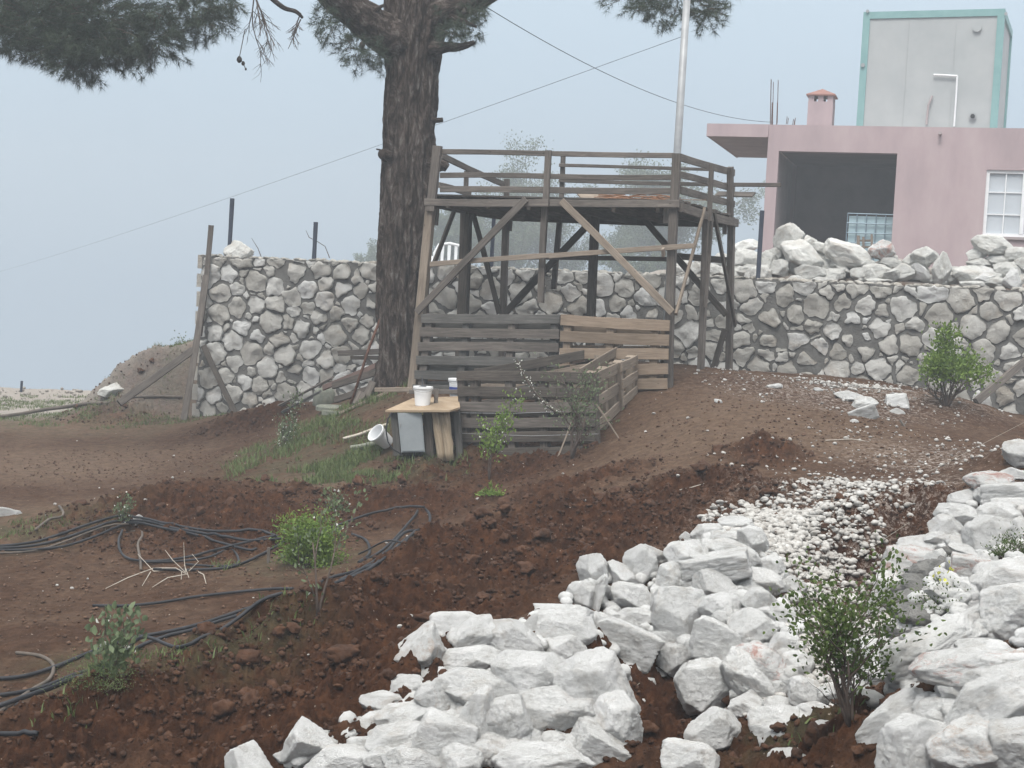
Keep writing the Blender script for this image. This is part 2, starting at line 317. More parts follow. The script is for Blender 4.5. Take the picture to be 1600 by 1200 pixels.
M_greenstone = pmat("mossy_concrete", [(.3, (.12, .13, .105)), (.7, (.24, .245, .20))], 14, b=.6, bs=60)
M_wire = pmat("wire", [(.3, (.05, .05, .055)), (.7, (.09, .09, .095))], 4, b=0)
M_string = pmat("string_line", [(.3, (.35, .33, .28)), (.7, (.45, .43, .38))], 4, b=0)
mg, N, L, B = mat_new("pane_glass"); B.inputs["Base Color"].default_value = (.8, .85, .9, 1); B.inputs["Roughness"].default_value = .04; B.inputs["Alpha"].default_value = .35
M_glass = mg

# bark with plates and fissures
m, N, L, B = mat_new("pine_bark"); v = coords(N, L, 'UV', (1, 1, 1))
vo = noise(N, L, coords(N, L, 'UV', (10, 4.6, 1)), 1.7, 9, .74, .5); n2 = noise(N, L, coords(N, L, 'UV', (40, 14, 1)), 2, 6, .7)
c = ramp(N, L, vo.outputs[0], [(.36, (.024, .017, .014)), (.47, (.062, .046, .038)), (.56, (.14, .11, .095)), (.66, (.30, .275, .255))]).outputs[0]
c = mixc(N, L, .55, c, ramp(N, L, n2.outputs[0], [(.35, .45), (.65, 1.0)]).outputs[0], 'MULTIPLY')
L.new(c, B.inputs["Base Color"]); B.inputs["Roughness"].default_value = .95; B.inputs["Specular IOR Level"].default_value = .1
p = bump(N, L, vo.outputs[0], 1.0, .08, None); bump(N, L, n2.outputs[0], .7, .02, B, p); M_bark = m

# soil: kinds of ground, plus the left slope's fog paleness, from vertex attributes
m, N, L, B = mat_new("soil"); v = coords(N, L)
def attr(nm): a = N.new("ShaderNodeAttribute"); a.attribute_name = nm; return a.outputs["Fac"]
n1 = noise(N, L, v, .9, 8, .65, .2); n2 = noise(N, L, v, 11, 9, .72); n3 = noise(N, L, v, 60, 5, .7)
red = ramp(N, L, n2.outputs[0], [(.30, (0.0191, 0.0072, 0.0032)), (.5, (0.0582, 0.0232, 0.0104)), (.70, (0.1172, 0.0507, 0.0238))]).outputs[0]
dry = ramp(N, L, n2.outputs[0], [(.28, (0.0742, 0.0457, 0.0300)), (.5, (0.1224, 0.0786, 0.0520)), (.75, (0.1930, 0.1322, 0.0911))]).outputs[0]
com = ramp(N, L, n2.outputs[0], [(.28, (0.0336, 0.0164, 0.0089)), (.5, (0.0647, 0.0323, 0.0178)), (.75, (0.1165, 0.0629, 0.0365))]).outputs[0]
com2 = mixc(N, L, ramp(N, L, n1.outputs[0], [(.42, 0.0), (.62, .6)]).outputs[0], com, dry)
c = mixc(N, L, attr("path"), com2, dry); c = mixc(N, L, attr("till"), c, red)
gr = ramp(N, L, n2.outputs[0], [(.3, (0.0456, 0.0471, 0.0258)), (.7, (0.1026, 0.0988, 0.0570))]).outputs[0]
def mul(a, b_):
    q = N.new("ShaderNodeMath"); q.operation = 'MULTIPLY'; L.new(a, q.inputs[0])
    if isinstance(b_, float): q.inputs[1].default_value = b_
    else: L.new(b_, q.inputs[1])
    return q.outputs[0]
gm = ramp(N, L, noise(N, L, v, 3.0, 6, .7).outputs[0], [(.42, 0.0), (.55, 1.0)]).outputs[0]
c = mixc(N, L, mul(mul(attr("grass"), gm), .6), c, gr)
pm = ramp(N, L, noise(N, L, v, 22, 6, .8).outputs[0], [(.50, 0.0), (.60, 1.0)]).outputs[0]
c = mixc(N, L, mul(mul(attr("pale"), pm), .75), c, (.45, .40, .36))
st = ramp(N, L, noise(N, L, v, 38, 2, .5).outputs[0], [(.735, 0.0), (.76, .8)]).outputs[0]; c = mixc(N, L, st, c, (.42, .35, .29))
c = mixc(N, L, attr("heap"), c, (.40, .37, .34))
L.new(c, B.inputs["Base Color"]); B.inputs["Roughness"].default_value = .96; B.inputs["Specular IOR Level"].default_value = .12
p = bump(N, L, n2.outputs[0], 1.0, .06, None); bump(N, L, n3.outputs[0], .9, .012, B, p); M_soil = m
M_crumb = pmat("earth_crumb", [(.28, (0.0524, 0.0274, 0.0157)), (.5, (0.0908, 0.0499, 0.0303)), (.75, (0.1398, 0.0821, 0.0522))], 9, b=.6, bs=60, bd=.01)
M_clod = pmat("soil_clod", [(.28, (0.0222, 0.0092, 0.0042)), (.5, (0.0510, 0.0211, 0.0093)), (.75, (0.0882, 0.0390, 0.0177))], 9, b=.8, bs=60, bd=.012, rnd=.15)

# ------------------------------------------------------------------ object helpers
COL = scene.collection
def mesh_np(name, v, f, mat, parent=None, smooth=True, attrs=None, uv=None):
    v = np.asarray(v, np.float32); f = np.asarray(f, np.int32); k = f.shape[1]
    if parent is not None and parent.type == 'EMPTY': v = v - np.array(parent.location, np.float32)
    me = bpy.data.meshes.new(name); me.vertices.add(len(v)); me.vertices.foreach_set("co", v.ravel())
    me.loops.add(f.size); me.loops.foreach_set("vertex_index", f.ravel()); me.polygons.add(len(f))
    me.polygons.foreach_set("loop_start", np.arange(0, f.size, k, dtype=np.int32))
    if smooth: me.polygons.foreach_set("use_smooth", np.ones(len(f), bool))
    if attrs:
        for an, av in attrs.items(): me.attributes.new(an, 'FLOAT', 'POINT').data.foreach_set("value", np.asarray(av, np.float32))
    if uv is not None: me.uv_layers.new(name="uv").data.foreach_set("uv", np.asarray(uv, np.float32)[f.ravel()].ravel())
    me.update(calc_edges=True); me.materials.append(mat)
    o = bpy.data.objects.new(name, me); COL.objects.link(o); o.parent = parent; return o
def tag(o, label=None, cat=None, group=None, kind=None):
    if label: o["label"] = label
    if cat: o["category"] = cat
    if group: o["group"] = group
    if kind: o["kind"] = kind
    return o
def empty(name, loc, label, cat, group=None):
    o = bpy.data.objects.new(name, None); COL.objects.link(o); o.location = tuple(float(c) for c in loc); o.empty_display_size = .2
    return tag(o, label, cat, group)
class MB:
    def __init__(s): s.v = []; s.f = []; s.uv = []; s.mi = []
    def quadbox(s, c8, mi=0, ulen=1, vw=.1):
        b = len(s.v); s.v += [tuple(p) for p in c8]
        for q in ((0, 3, 2, 1), (4, 5, 6, 7), (0, 1, 5, 4), (1, 2, 6, 5), (2, 3, 7, 6), (3, 0, 4, 7)):
            s.f.append([b + i for i in q]); s.mi.append(mi); s.uv.append([(0, 0), (ulen, 0), (ulen, vw), (0, vw)])
        return s
    def box(s, c, sx, sy, sz, ax=None, mi=0):
        c = np.array(c, float)
        X, Y, Z = (np.array(a, float) for a in (ax or ((1, 0, 0), (0, 1, 0), (0, 0, 1))))
        q = [c + X * sx / 2 * a + Y * sy / 2 * b_ + Z * sz / 2 * d for d in (-1, 1) for a, b_ in ((-1, -1), (1, -1), (1, 1), (-1, 1))]
        s.quadbox(q, mi, max(sx, sy, sz), .1); return s
    def board(s, a, b, w, t, n, mi=0, seg=5, jit=.004, bow=None):
        a = np.array(a, float); b = np.array(b, float); d = b - a; Ln = np.linalg.norm(d); d /= Ln; n = np.array(n, float)
        n = n - d * (n @ d); n /= np.linalg.norm(n); u = np.cross(n, d); base = len(s.v); o = random.random() * 9
        bw = (random.random() - .5) * .012 * Ln if bow is None else bow
        for k in range(seg + 1):
            tt = k / seg; c = a + d * Ln * tt + u * bw * 4 * tt * (1 - tt)
            ww = w / 2 + (random.random() - .5) * jit; th = t / 2; e = min(.004, t * .15)
            for (uu, nn) in ((-ww + e, -th), (ww - e, -th), (ww, -th + e), (ww, th - e), (ww - e, th), (-ww + e, th), (-ww, th - e), (-ww, -th + e)):
                s.v.append(tuple(c + u * uu + n * nn))
        cum = (0, w, w + e, w + t, w + t + e, 2 * w + t, 2 * w + t + e, 2 * w + 2 * t, 2 * w + 2 * t + e)
        for k in range(seg):
            for j in range(8):
                i0 = base + k * 8 + j; i1 = base + k * 8 + (j + 1) % 8
                s.f.append([i0, i1, i1 + 8, i0 + 8]); s.mi.append(mi); u0, u1 = o + Ln * k / seg, o + Ln * (k + 1) / seg
                s.uv.append([(u0, o + cum[j]), (u0, o + cum[j + 1]), (u1, o + cum[j + 1]), (u1, o + cum[j])])
        for k, rev in ((0, True), (seg, False)):
            idx = [base + k * 8 + j for j in range(8)]; idx = idx[::-1] if rev else idx
            s.f.append(idx); s.mi.append(mi); s.uv.append([(o + .02 * math.cos(j), o + .02 * math.sin(j)) for j in range(8)])
        return s
    def tube(s, pts, rad, sides=8, mi=0, cap=True):
        pts = [np.array(p, float) for p in pts]; m_ = len(pts); rad = [rad] * m_ if isinstance(rad, (int, float)) else rad
        base = len(s.v); up = np.array([0, 0, 1.0]); Lc = 0
        Ls = [0]
        for i in range(1, m_): Lc += np.linalg.norm(pts[i] - pts[i - 1]); Ls.append(Lc)
        prev = None
        for i in range(m_):
            d = pts[min(i + 1, m_ - 1)] - pts[max(i - 1, 0)]; d = d / (np.linalg.norm(d) + 1e-9)
            if prev is None: r_ = np.cross(d, up if abs(d[2]) < .9 else np.array([1.0, 0, 0]))
            else: r_ = prev - d * (prev @ d)
            r_ = r_ / (np.linalg.norm(r_) + 1e-9); prev = r_; q = np.cross(d, r_)
            for j in range(sides): a = 2 * math.pi * j / sides; s.v.append(tuple(pts[i] + rad[i] * (r_ * math.cos(a) + q * math.sin(a))))
        for i in range(m_ - 1):
            for j in range(sides):
                a = base + i * sides + j; b = base + i * sides + (j + 1) % sides
                s.f.append([a, b, b + sides, a + sides]); s.mi.append(mi); j0, j1 = j / sides, (j + 1) / sides
                s.uv.append([(j0, Ls[i]), (j1, Ls[i]), (j1, Ls[i + 1]), (j0, Ls[i + 1])])
        if cap:
            for k, rev in ((0, True), (m_ - 1, False)):
                idx = [base + k * sides + j for j in range(sides)]; s.f.append(idx[::-1] if rev else idx); s.mi.append(mi); s.uv.append([(0, 0)] * sides)
        return s
    def prism(s, poly, ext, mi=0):
        """poly: 3D points of a flat outline, ext: extrusion vector"""
        k = len(poly); b = len(s.v); s.v += [tuple(p) for p in poly] + [tuple(np.array(p) + ext) for p in poly]
        s.f.append(list(range(b, b + k))[::-1]); s.f.append(list(range(b + k, b + 2 * k))); s.mi += [mi, mi]
        s.uv += [[(poly[k - 1 - i][0], poly[k - 1 - i][2]) for i in range(k)], [(poly[i][0], poly[i][1]) for i in range(k)]]
        for i in range(k):
            j = (i + 1) % k; s.f.append([b + i, b + j, b + k + j, b + k + i]); s.mi.append(mi); s.uv.append([(0, 0), (.5, 0), (.5, .1), (0, .1)])
        return s
    def build(s, name, mats, parent=None, smooth=False):
        me = bpy.data.meshes.new(name); off = np.zeros(3)
        v = np.array(s.v)
        if parent is not None: v = v - np.array(parent.location)
        me.from_pydata([tuple(p) for p in v], [], s.f); ul = me.uv_layers.new(name="uv")
        ul.data.foreach_set("uv", np.array([c for q in s.uv for c in q], np.float32).ravel())
        for m_ in (mats if isinstance(mats, list) else [mats]): me.materials.append(m_)
        me.polygons.foreach_set("material_index", s.mi)
        if smooth: me.polygons.foreach_set("use_smooth", [True] * len(s.f))
        me.update(); o = bpy.data.objects.new(name, me); COL.objects.link(o); o.parent = parent; return o
def single(mb, name, mats, label, cat, group=None, smooth=False):
    """one-mesh thing with its origin at its own centre"""
    v = np.array(mb.v); c = (v.min(0) + v.max(0)) / 2; c[2] = v[:, 2].min()
    mb.v = [tuple(p - c) for p in v]; o = mb.build(name, mats, None, smooth); o.location = tuple(c); return tag(o, label, cat, group)
# ================================================================== ground
ys = np.concatenate([np.linspace(-6, 3.6, 30)[:-1], 3.6 * (32 / 3.6) ** np.linspace(0, 1, 1100), 32 * (150 / 32) ** np.linspace(0, 1, 60)[1:]])
tin = np.linspace(-.40, .40, 800); ko = np.array([.3, .7, 1.2, 2, 3, 4.5, 6.5, 9, 12, 17, 24, 34, 50, 75, 110])
gx = []
for y in ys:
    s_ = max(y, 4.0); gx.append(np.concatenate([-.40 * s_ - ko[::-1], tin * s_, .40 * s_ + ko]))
gx = np.array(gx); gy = np.repeat(ys[:, None], gx.shape[1], 1)
X, Y = gx.ravel(), gy.ravel(); Z = terrain(X, Y)
nr, nc = gx.shape; i = np.arange(nr - 1)[:, None] * nc + np.arange(nc - 1)[None]; i = i.ravel()
att = {"till": blobmask(X, Y, TILL), "path": np.maximum(blobmask(X, Y, PATH), .9 * sstep(20, 23, Y)), "pale": blobmask(X, Y, PALE), "far": X * 0, "grass": np.maximum(blobmask(X, Y, GRASSM), .75 * sstep(19, 24, Y) * (X < -5))}
sW = -((X - WP.a[0]) * WP.n[0] + (Y - WP.a[1]) * WP.n[1])
rd = np.zeros_like(X)
for q, rr, hh in RIDGE: rd = np.maximum(rd, np.exp(-(((X - q[0]) / rr) ** 2 + ((Y - q[1]) / (rr * .9)) ** 2)))
att["heap"] = np.maximum(sstep(.2, .5, rd) * (sW > .2) * .8, .65 * sstep(22.5, 24.5, Y) * (X < -4))  # left slope: grey gravel tone with fog paleness put into the colour
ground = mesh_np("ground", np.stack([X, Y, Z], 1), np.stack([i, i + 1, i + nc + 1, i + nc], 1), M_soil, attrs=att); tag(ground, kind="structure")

def scatter_mesh(name, pts, sizes, mat, label=None, cat=None, sub=1, nz=.35, flat=.7, seed=0, kind="stuff", sink=.25, smooth=False):
    import bmesh
    bm = bmesh.new(); bmesh.ops.create_icosphere(bm, subdivisions=sub, radius=1); bv = np.array([v.co for v in bm.verts]); bf = np.array([[v.index for v in f.verts] for f in bm.faces]); bm.free()
    K = 12; prot = []
    for k in range(K):
        pl = rng.normal(size=(7, 3)); pl /= np.linalg.norm(pl, axis=1)[:, None]; d = np.maximum((bv @ pl.T) / rng.uniform(.6, .95, 7), 1.0).max(1)
        prot.append(bv / d[:, None] * (1 + nz * (fbm3(bv * 1.9 + k * 9, 4, seed) - .5) * 1.4)[:, None])
    prot = np.array(prot); M = len(pts); pk = prot[rng.integers(0, K, M)]
    a = rng.uniform(0, 6.28, M); b = rng.uniform(-.6, .6, M); ca, sa, cb, sb = np.cos(a), np.sin(a), np.cos(b), np.sin(b)
    sc = rng.uniform(.7, 1.25, (M, 3)); sc[:, 2] *= flat; p = pk * sc[:, None, :]
    x = p[..., 0] * ca[:, None] - p[..., 1] * sa[:, None]; y = p[..., 0] * sa[:, None] + p[..., 1] * ca[:, None]; z = p[..., 2]
    y, z = y * cb[:, None] - z * sb[:, None], y * sb[:, None] + z * cb[:, None]
    q = np.stack([x, y, z], -1) * np.array(sizes)[:, None, None] + np.array(pts)[:, None, :]; q[..., 2] += (np.array(sizes) * (flat - sink))[:, None]
    f = (bf[None] + (np.arange(M) * len(bv))[:, None, None]).reshape(-1, 3)
    o = mesh_np(name, q.reshape(-1, 3), f, mat, smooth=smooth); return tag(o, label, cat, kind=kind)
def ground_scatter(blist, dens, smin, smax, power=2.2):
    P_ = []; S_ = []
    for cx, cy, rr in blist:
        M = int(dens * rr * rr); a = rng.uniform(0, 6.28, M); r_ = rr * 1.15 * np.sqrt(rng.uniform(0, 1, M)); x, y = cx + r_ * np.cos(a), cy + r_ * np.sin(a)
        s_ = smin + (smax - smin) * rng.uniform(0, 1, M) ** power * (1.0)
        P_.append(np.stack([x, y, terrain(x, y)], 1)); S_.append(s_)
    return np.concatenate(P_), np.concatenate(S_)
pt, sz = ground_scatter(TILL, 1300, .003, .022, 3.4)
scatter_mesh("soil_clods", pt, sz, M_clod, "loose crumbs and clods of red brown soil on the dug ground", "soil clods", sub=1, nz=1.3, flat=.8, seed=3, smooth=True)
LEFTB = blobs([(100,900,1.2),(250,950,1.0),(120,1020,.9),(300,880,1.2),(330,1000,.7),(60,1080,.6),(120,740,1.8),(500,720,1.4),(300,720,1.8),(1100,650,1.6),(1300,680,1.4),(560,900,.5)])
pt, sz = ground_scatter(TILL, 26, .014, .062, 2.4)
scatter_mesh("earth_lumps", pt, sz, M_clod, "big broken lumps of dug red brown earth along the soil ridge", "earth lumps", sub=3, nz=1.0, flat=.75, seed=33, smooth=True, sink=.35)
pt, sz = ground_scatter(LEFTB, 420, .003, .020, 3.0)
scatter_mesh("soil_crumbs", pt, sz, M_crumb, "small dry earth crumbs over the trodden left field", "earth crumbs", sub=1, nz=.8, seed=4, smooth=True)
# pale gravel and stone chips
GR = blobs([(1185,815,.35),(1230,830,.4),(1290,825,.35),(1200,850,.4),(1250,860,.3),(1160,850,.3),(1270,800,.35),(1330,770,.45),(1400,765,.35),(1300,760,.3),(1370,785,.25)])
pt, sz = ground_scatter(GR[:6], 5200, .007, .032, 1.5); pt_, sz_ = ground_scatter(GR[6:], 1700, .005, .030, 2.0); pt = np.concatenate([pt, pt_]); sz = np.concatenate([sz, sz_])
g2 = blobs([(1330,930,.25),(1350,960,.25),(1300,930,.2),(1320,990,.35),(1350,1010,.3),(1280,1000,.3),(1300,1040,.3),(1240,1060,.3),(1270,1090,.3),(1350,1050,.25),(1240,950,.3),(1220,920,.3)])
p2, s2 = ground_scatter(g2, 1900, .006, .030, 1.8)
g3 = blobs([(1300,615,1.4),(1400,610,1.2),(1200,590,.9),(1480,700,.9),(1530,720,.8),(1400,740,.9),(1300,740,.8),(1250,720,.7),(1550,700,.6),(1430,690,.9),(1340,600,.8),(1380,620,.5)])
p3, s3 = ground_scatter(g3, 130, .004, .024, 3.0)
g3b = blobs([(1380,608,.5),(1330,604,.5),(1290,600,.4),(1430,605,.5)]); p3b, s3b = ground_scatter(g3b, 500, .006, .03, 2.4)
g4 = blobs([(400,900,4),(300,750,5),(1100,700,3),(850,900,2),(500,1080,1.5),(1050,1120,.8)]); p4, s4 = ground_scatter(g4, 4, .006, .024, 3)
scatter_mesh("gravel", np.concatenate([pt, p2, p3, p3b, p4]), np.concatenate([sz, s2, s3, s3b, s4]), M_pebble, "white broken stone chips spread between the rock heaps", "gravel", sub=2, nz=.12, flat=.65, seed=6, sink=.15)

# ================================================================== stone wall (mortared rubble)
WALL = empty("stone_wall", (W0[0], W0[1], 0), "long retaining wall of pale rubble stones set in dark grey mortar", "wall")
dW = WP.d; nW = WP.n; TOPZ = lambda u: 2.66 + .06 * u / WLEN
mb = MB(); segs = 40
for k in range(segs):
    u0, u1 = WLEN * k / segs, WLEN * (k + 1) / segs
    q = []
    for zz in (-.6, None):
        for uu, dp in ((u0, 0), (u1, 0), (u1, .45), (u0, .45)):
            p = W0 + dW * uu - nW * dp; q.append((p[0], p[1], zz if zz is not None else TOPZ(uu) - .02))
    mb.quadbox(q, 0, 1, 1)
mb.build("mortar_core", M_mortar, WALL)
def clip(poly, a, b, c):   # keep ax+by<=c
    o = []
    for i in range(len(poly)):
        p, q = poly[i], poly[(i + 1) % len(poly)]; fp, fq = a * p[0] + b * p[1] - c, a * q[0] + b * q[1] - c
        if fp <= 0: o.append(p)
        if fp * fq < 0: t = fp / (fp - fq); o.append((p[0] + (q[0] - p[0]) * t, p[1] + (q[1] - p[1]) * t))
    return o
Zb, Zt = .1, 2.66
# variable-radius dart throwing: big stones first, smaller ones between
sites = []
for rad_, tries in ((.30, 190), (.245, 1600), (.195, 3800), (.145, 4500), (.10, 3000)):
    for _ in range(tries):
        u, z = random.uniform(-.2, WLEN + .2), random.uniform(Zb - .1, Zt + .02)
        if all((u - a) ** 2 + ((z - b) * 1.18) ** 2 > ((rad_ + r2) * .5) ** 2 * 1.0 for a, b, r2 in sites): sites.append((u, z, rad_))
sites_np = np.array(sites)
V = []; Fc = []; UV = []; SH = []
xx, yy = np.meshgrid(np.arange(64), np.arange(64)); NT = vn2(xx * .31, yy * .31, 5)
for si, (u, z, r0) in enumerate(sites):
    poly = [(u - .6, z - .6), (u + .6, z - .6), (u + .6, z + .6), (u - .6, z + .6)]
    d2 = (sites_np[:, 0] - u) ** 2 + (sites_np[:, 1] - z) ** 2
    for j in np.argsort(d2)[1:26]:
        uj, zj, rj = sites[j]; dx, dz = uj - u, zj - z; D2 = dx * dx + dz * dz
        t = .5 + (r0 * r0 - rj * rj) * .25 / D2; t = min(max(t, .2), .8)
        cxx, czz = u + dx * t, z + dz * t; poly = clip(poly, dx, dz, dx * cxx + dz * czz)
    top = TOPZ(u) - .005
    poly = clip(poly, 0, 1, top); poly = clip(poly, 0, -1, -Zb); poly = clip(poly, -1, 0, .01); poly = clip(poly, 1, 0, WLEN)
    if len(poly) < 3: continue
    ar = abs(sum(poly[i][0] * poly[(i + 1) % len(poly)][1] - poly[(i + 1) % len(poly)][0] * poly[i][1] for i in range(len(poly)))) / 2
    if ar < .004: continue
    c0 = np.mean(poly, 0)
    gap = random.uniform(.007, .021) + (.03 if random.random() < .06 else 0)
    # inset every edge
    pin = list(poly)
    for i in range(len(poly)):
        p, q = poly[i], poly[(i + 1) % len(poly)]; ex, ez = q[0] - p[0], q[1] - p[1]; l = math.hypot(ex, ez)
        if l < 1e-5: continue
        nx, nz_ = ez / l, -ex / l
        if nx * (c0[0] - p[0]) + nz_ * (c0[1] - p[1]) > 0: nx, nz_ = -nx, -nz_
        pin = clip(pin, nx, nz_, nx * p[0] + nz_ * p[1] - gap * random.choice((.5, .8, 1, 1.3, 2.4)))
        if len(pin) < 3: break
    if len(pin) < 3: continue
    for _ in range(1):   # soften the corners a little
        o = []
        for i in range(len(pin)):
            p, q = np.array(pin[i]), np.array(pin[(i + 1) % len(pin)]); o += [p * .9 + q * .1, p * .1 + q * .9]
        pin = o
    pin = [np.array(p) for p in pin]; per = sum(np.linalg.norm(pin[i] - pin[(i + 1) % len(pin)]) for i in range(len(pin))); NS = 30
    rs = []; acc = 0; step = per / NS; i = 0; pos = 0.0
    cum = [0]
    for i in range(len(pin)): cum.append(cum[-1] + np.linalg.norm(pin[i] - pin[(i + 1) % len(pin)]))
    for k in range(NS):
        s_ = per * k / NS; i = int(np.searchsorted(cum, s_, 'right') - 1); i = min(i, len(pin) - 1)
        t = (s_ - cum[i]) / max(cum[i + 1] - cum[i], 1e-6); rs.append(pin[i] * (1 - t) + pin[(i + 1) % len(pin)] * t)
    rs = np.array(rs); c0 = rs.mean(0)
    nn = vn2(rs[:, 0] * 19 + si * 3.1, rs[:, 1] * 19, 77) - .5; dirs = rs - c0; dl = np.linalg.norm(dirs, axis=1)[:, None]; rs = c0 + dirs * (1 + nn[:, None] * .5 * .1 / np.maximum(dl, .06))
    size = math.sqrt(ar); dep = min(.04, .10 * size + .012) * random.uniform(.7, 1.2); tx, tz = random.uniform(-.18, .18), random.uniform(-.15, .2)
    b = len(V); rings = ((1.0, -.03), (1.0, .45), (.975, .78), (.90, .95), (.64, 1.02), (.34, 1.05))
    for (sc_, hh) in rings:
        for k in range(NS):
            q = c0 + (rs[k] - c0) * sc_; h_ = hh * dep
            if hh > .5: h_ += (NT[int(q[0] * 31 + si * 7) % 64, int(q[1] * 31) % 64] - .5) * .05 * min(1, size / .2) + abs(q[0] * math.cos(si) + q[1] * math.sin(si) - (c0[0] * math.cos(si) + c0[1] * math.sin(si)) - .02) * -.16 + ((q[0] - c0[0]) * tx + (q[1] - c0[1]) * tz)
            h_ = max(h_, -.03 if hh < 0 else .006); p = W0 + dW * q[0] + nW * h_; V.append((p[0], p[1], q[1])); UV.append((q[0], q[1]))
    p = W0 + dW * c0[0] + nW * dep * 1.02; V.append((p[0], p[1], c0[1])); UV.append((c0[0], c0[1])); ce = len(V) - 1; SH += [random.random()] * (len(V) - b)
    for r_ in range(len(rings) - 1):
        for k in range(NS): k2 = (k + 1) % NS; Fc.append((b + r_ * NS + k, b + r_ * NS + k2, b + (r_ + 1) * NS + k2, b + (r_ + 1) * NS + k))
    for k in range(0, NS): Fc.append((b + 5 * NS + k, b + 5 * NS + (k + 1) % NS, ce, ce))
# (fan triangles stored as quads with a repeated corner are not allowed: split)
V = np.array(V); quads = [f for f in Fc if f[2] != f[3]]; tris = [f[:3] for f in Fc if f[2] == f[3]]
me = bpy.data.meshes.new("wall_stones"); me.from_pydata([tuple(p - np.array(WALL.location)) for p in V], [], quads + tris)
me.polygons.foreach_set("use_smooth", [True] * len(me.polygons)); me.materials.append(M_wallstone)
me.attributes.new('shade', 'FLOAT', 'POINT').data.foreach_set('value', np.array(SH, np.float32))
me.update(); so = bpy.data.objects.new("wall_stones", me); COL.objects.link(so); so.parent = WALL
# coping of small stones along the top
u = 0; pts_ = []; szs = []
while u < WLEN:
    for dp in (.05, .2, .36):
        pts_.append(W0 + dW * (u + random.uniform(-.04, .04)) - nW * dp); pts_[-1][2] = TOPZ(u) - .02; szs.append(random.uniform(.035, .075))
    u += random.uniform(.09, .17)
cs = scatter_mesh("coping_stones", pts_, szs, M_wallstone, sub=2, nz=.5, flat=.45, seed=9, kind=None); cs.parent = WALL
cs.location = -WALL.location
# stone end face of the wall
mb = MB()
for k in range(9):
    z0 = .1 + k * .29
    for j in range(2):
        c = W0 - nW * (.11 + .22 * j + random.uniform(-.02, .02)) - dW * .03; mb.box((c[0], c[1], z0 + .14), .10, .19, .25 * random.uniform(.8, 1), (dW, nW, (0, 0, 1)))
mb.build("end_stones", M_wallstone, WALL)

# ================================================================== rocks
def rock_proto(seed, npl=20, sharp=.014, sub=5, kind='rock', nz=1.0):
    import bmesh
    r = np.random.default_rng(seed); bm = bmesh.new(); bmesh.ops.create_icosphere(bm, subdivisions=sub, radius=1)
    d = np.array([v.co for v in bm.verts]); f = np.array([[v.index for v in q.verts] for q in bm.faces]); bm.free()
    if kind == 'block':
        pl = np.concatenate([np.eye(3), -np.eye(3), r.normal(size=(5, 3))]); pl += r.normal(size=pl.shape) * .16
        pl /= np.linalg.norm(pl, axis=1)[:, None]; h = np.concatenate([r.uniform(.68, .84, 6), r.uniform(.9, 1.08, 5)])
    else:
        pl = []
        while len(pl) < npl:
            c = r.normal(size=3); c /= np.linalg.norm(c)
            if all(c @ q < .86 for q in pl): pl.append(c)
        pl = np.array(pl); h = r.uniform(.64, .98, len(pl))
    D = d @ pl.T; inv = np.maximum(D, 1e-3) / h[None]
    k = 1 / sharp; rad = 1 / (np.log(np.exp(k * (inv - inv.max(1, keepdims=True))).sum(1)) / k + inv.max(1))
    p = d * rad[:, None]
    nrm = d
    low = fbm3(p * 1.6 + seed, 3, seed) - .5; mid = fbm3(p * 4.5 + seed, 4, seed + 9) - .5; hi = fbm3(p * 15 + seed, 3, seed + 20) - .5
    rid = 1 - np.abs(fbm3(p * 3.0 + seed * 2, 3, seed + 30) - .5) * 2
    p = p + nrm * (low * .13 + mid * .10 + hi * .065 - .06 * np.clip(rid - .88, 0, 1) * 8 * .3)[:, None] * nz
    p -= (p.max(0) + p.min(0)) / 2; p /= (p.max(0) - p.min(0))      # unit bounding box
    me = bpy.data.meshes.new("rock"); me.from_pydata([tuple(q) for q in p], [], [tuple(q) for q in f]); me.polygons.foreach_set("use_smooth", [True] * len(f)); me.update(); return me
ROCKMESH = {}
for nm, cnt, kw in (('a', 14, dict()), ('b', 6, dict(kind='block')), ('s', 8, dict(npl=9, sharp=.022))):
    ROCKMESH[nm] = [rock_proto(100 + 17 * k + ord(nm), **kw) for k in range(cnt)]
RB = {}
for nm in ROCKMESH:
    RB[nm] = {}
    for mn, mt in (('w', M_rock), ('p', M_rockpink), ('g', M_rockgrey), ('r', M_rockrust)):
        RB[nm][mn] = []
        for me in ROCKMESH[nm]:
            m2 = me if mn == 'w' else me.copy(); 
            if mn == 'w' and not me.materials: me.materials.append(mt)
            elif mn != 'w': m2.materials.clear(); m2.materials.append(mt)
            RB[nm][mn].append(m2)
camR = np.array(cam.matrix_world)[:3, :3]
ROCKS = []
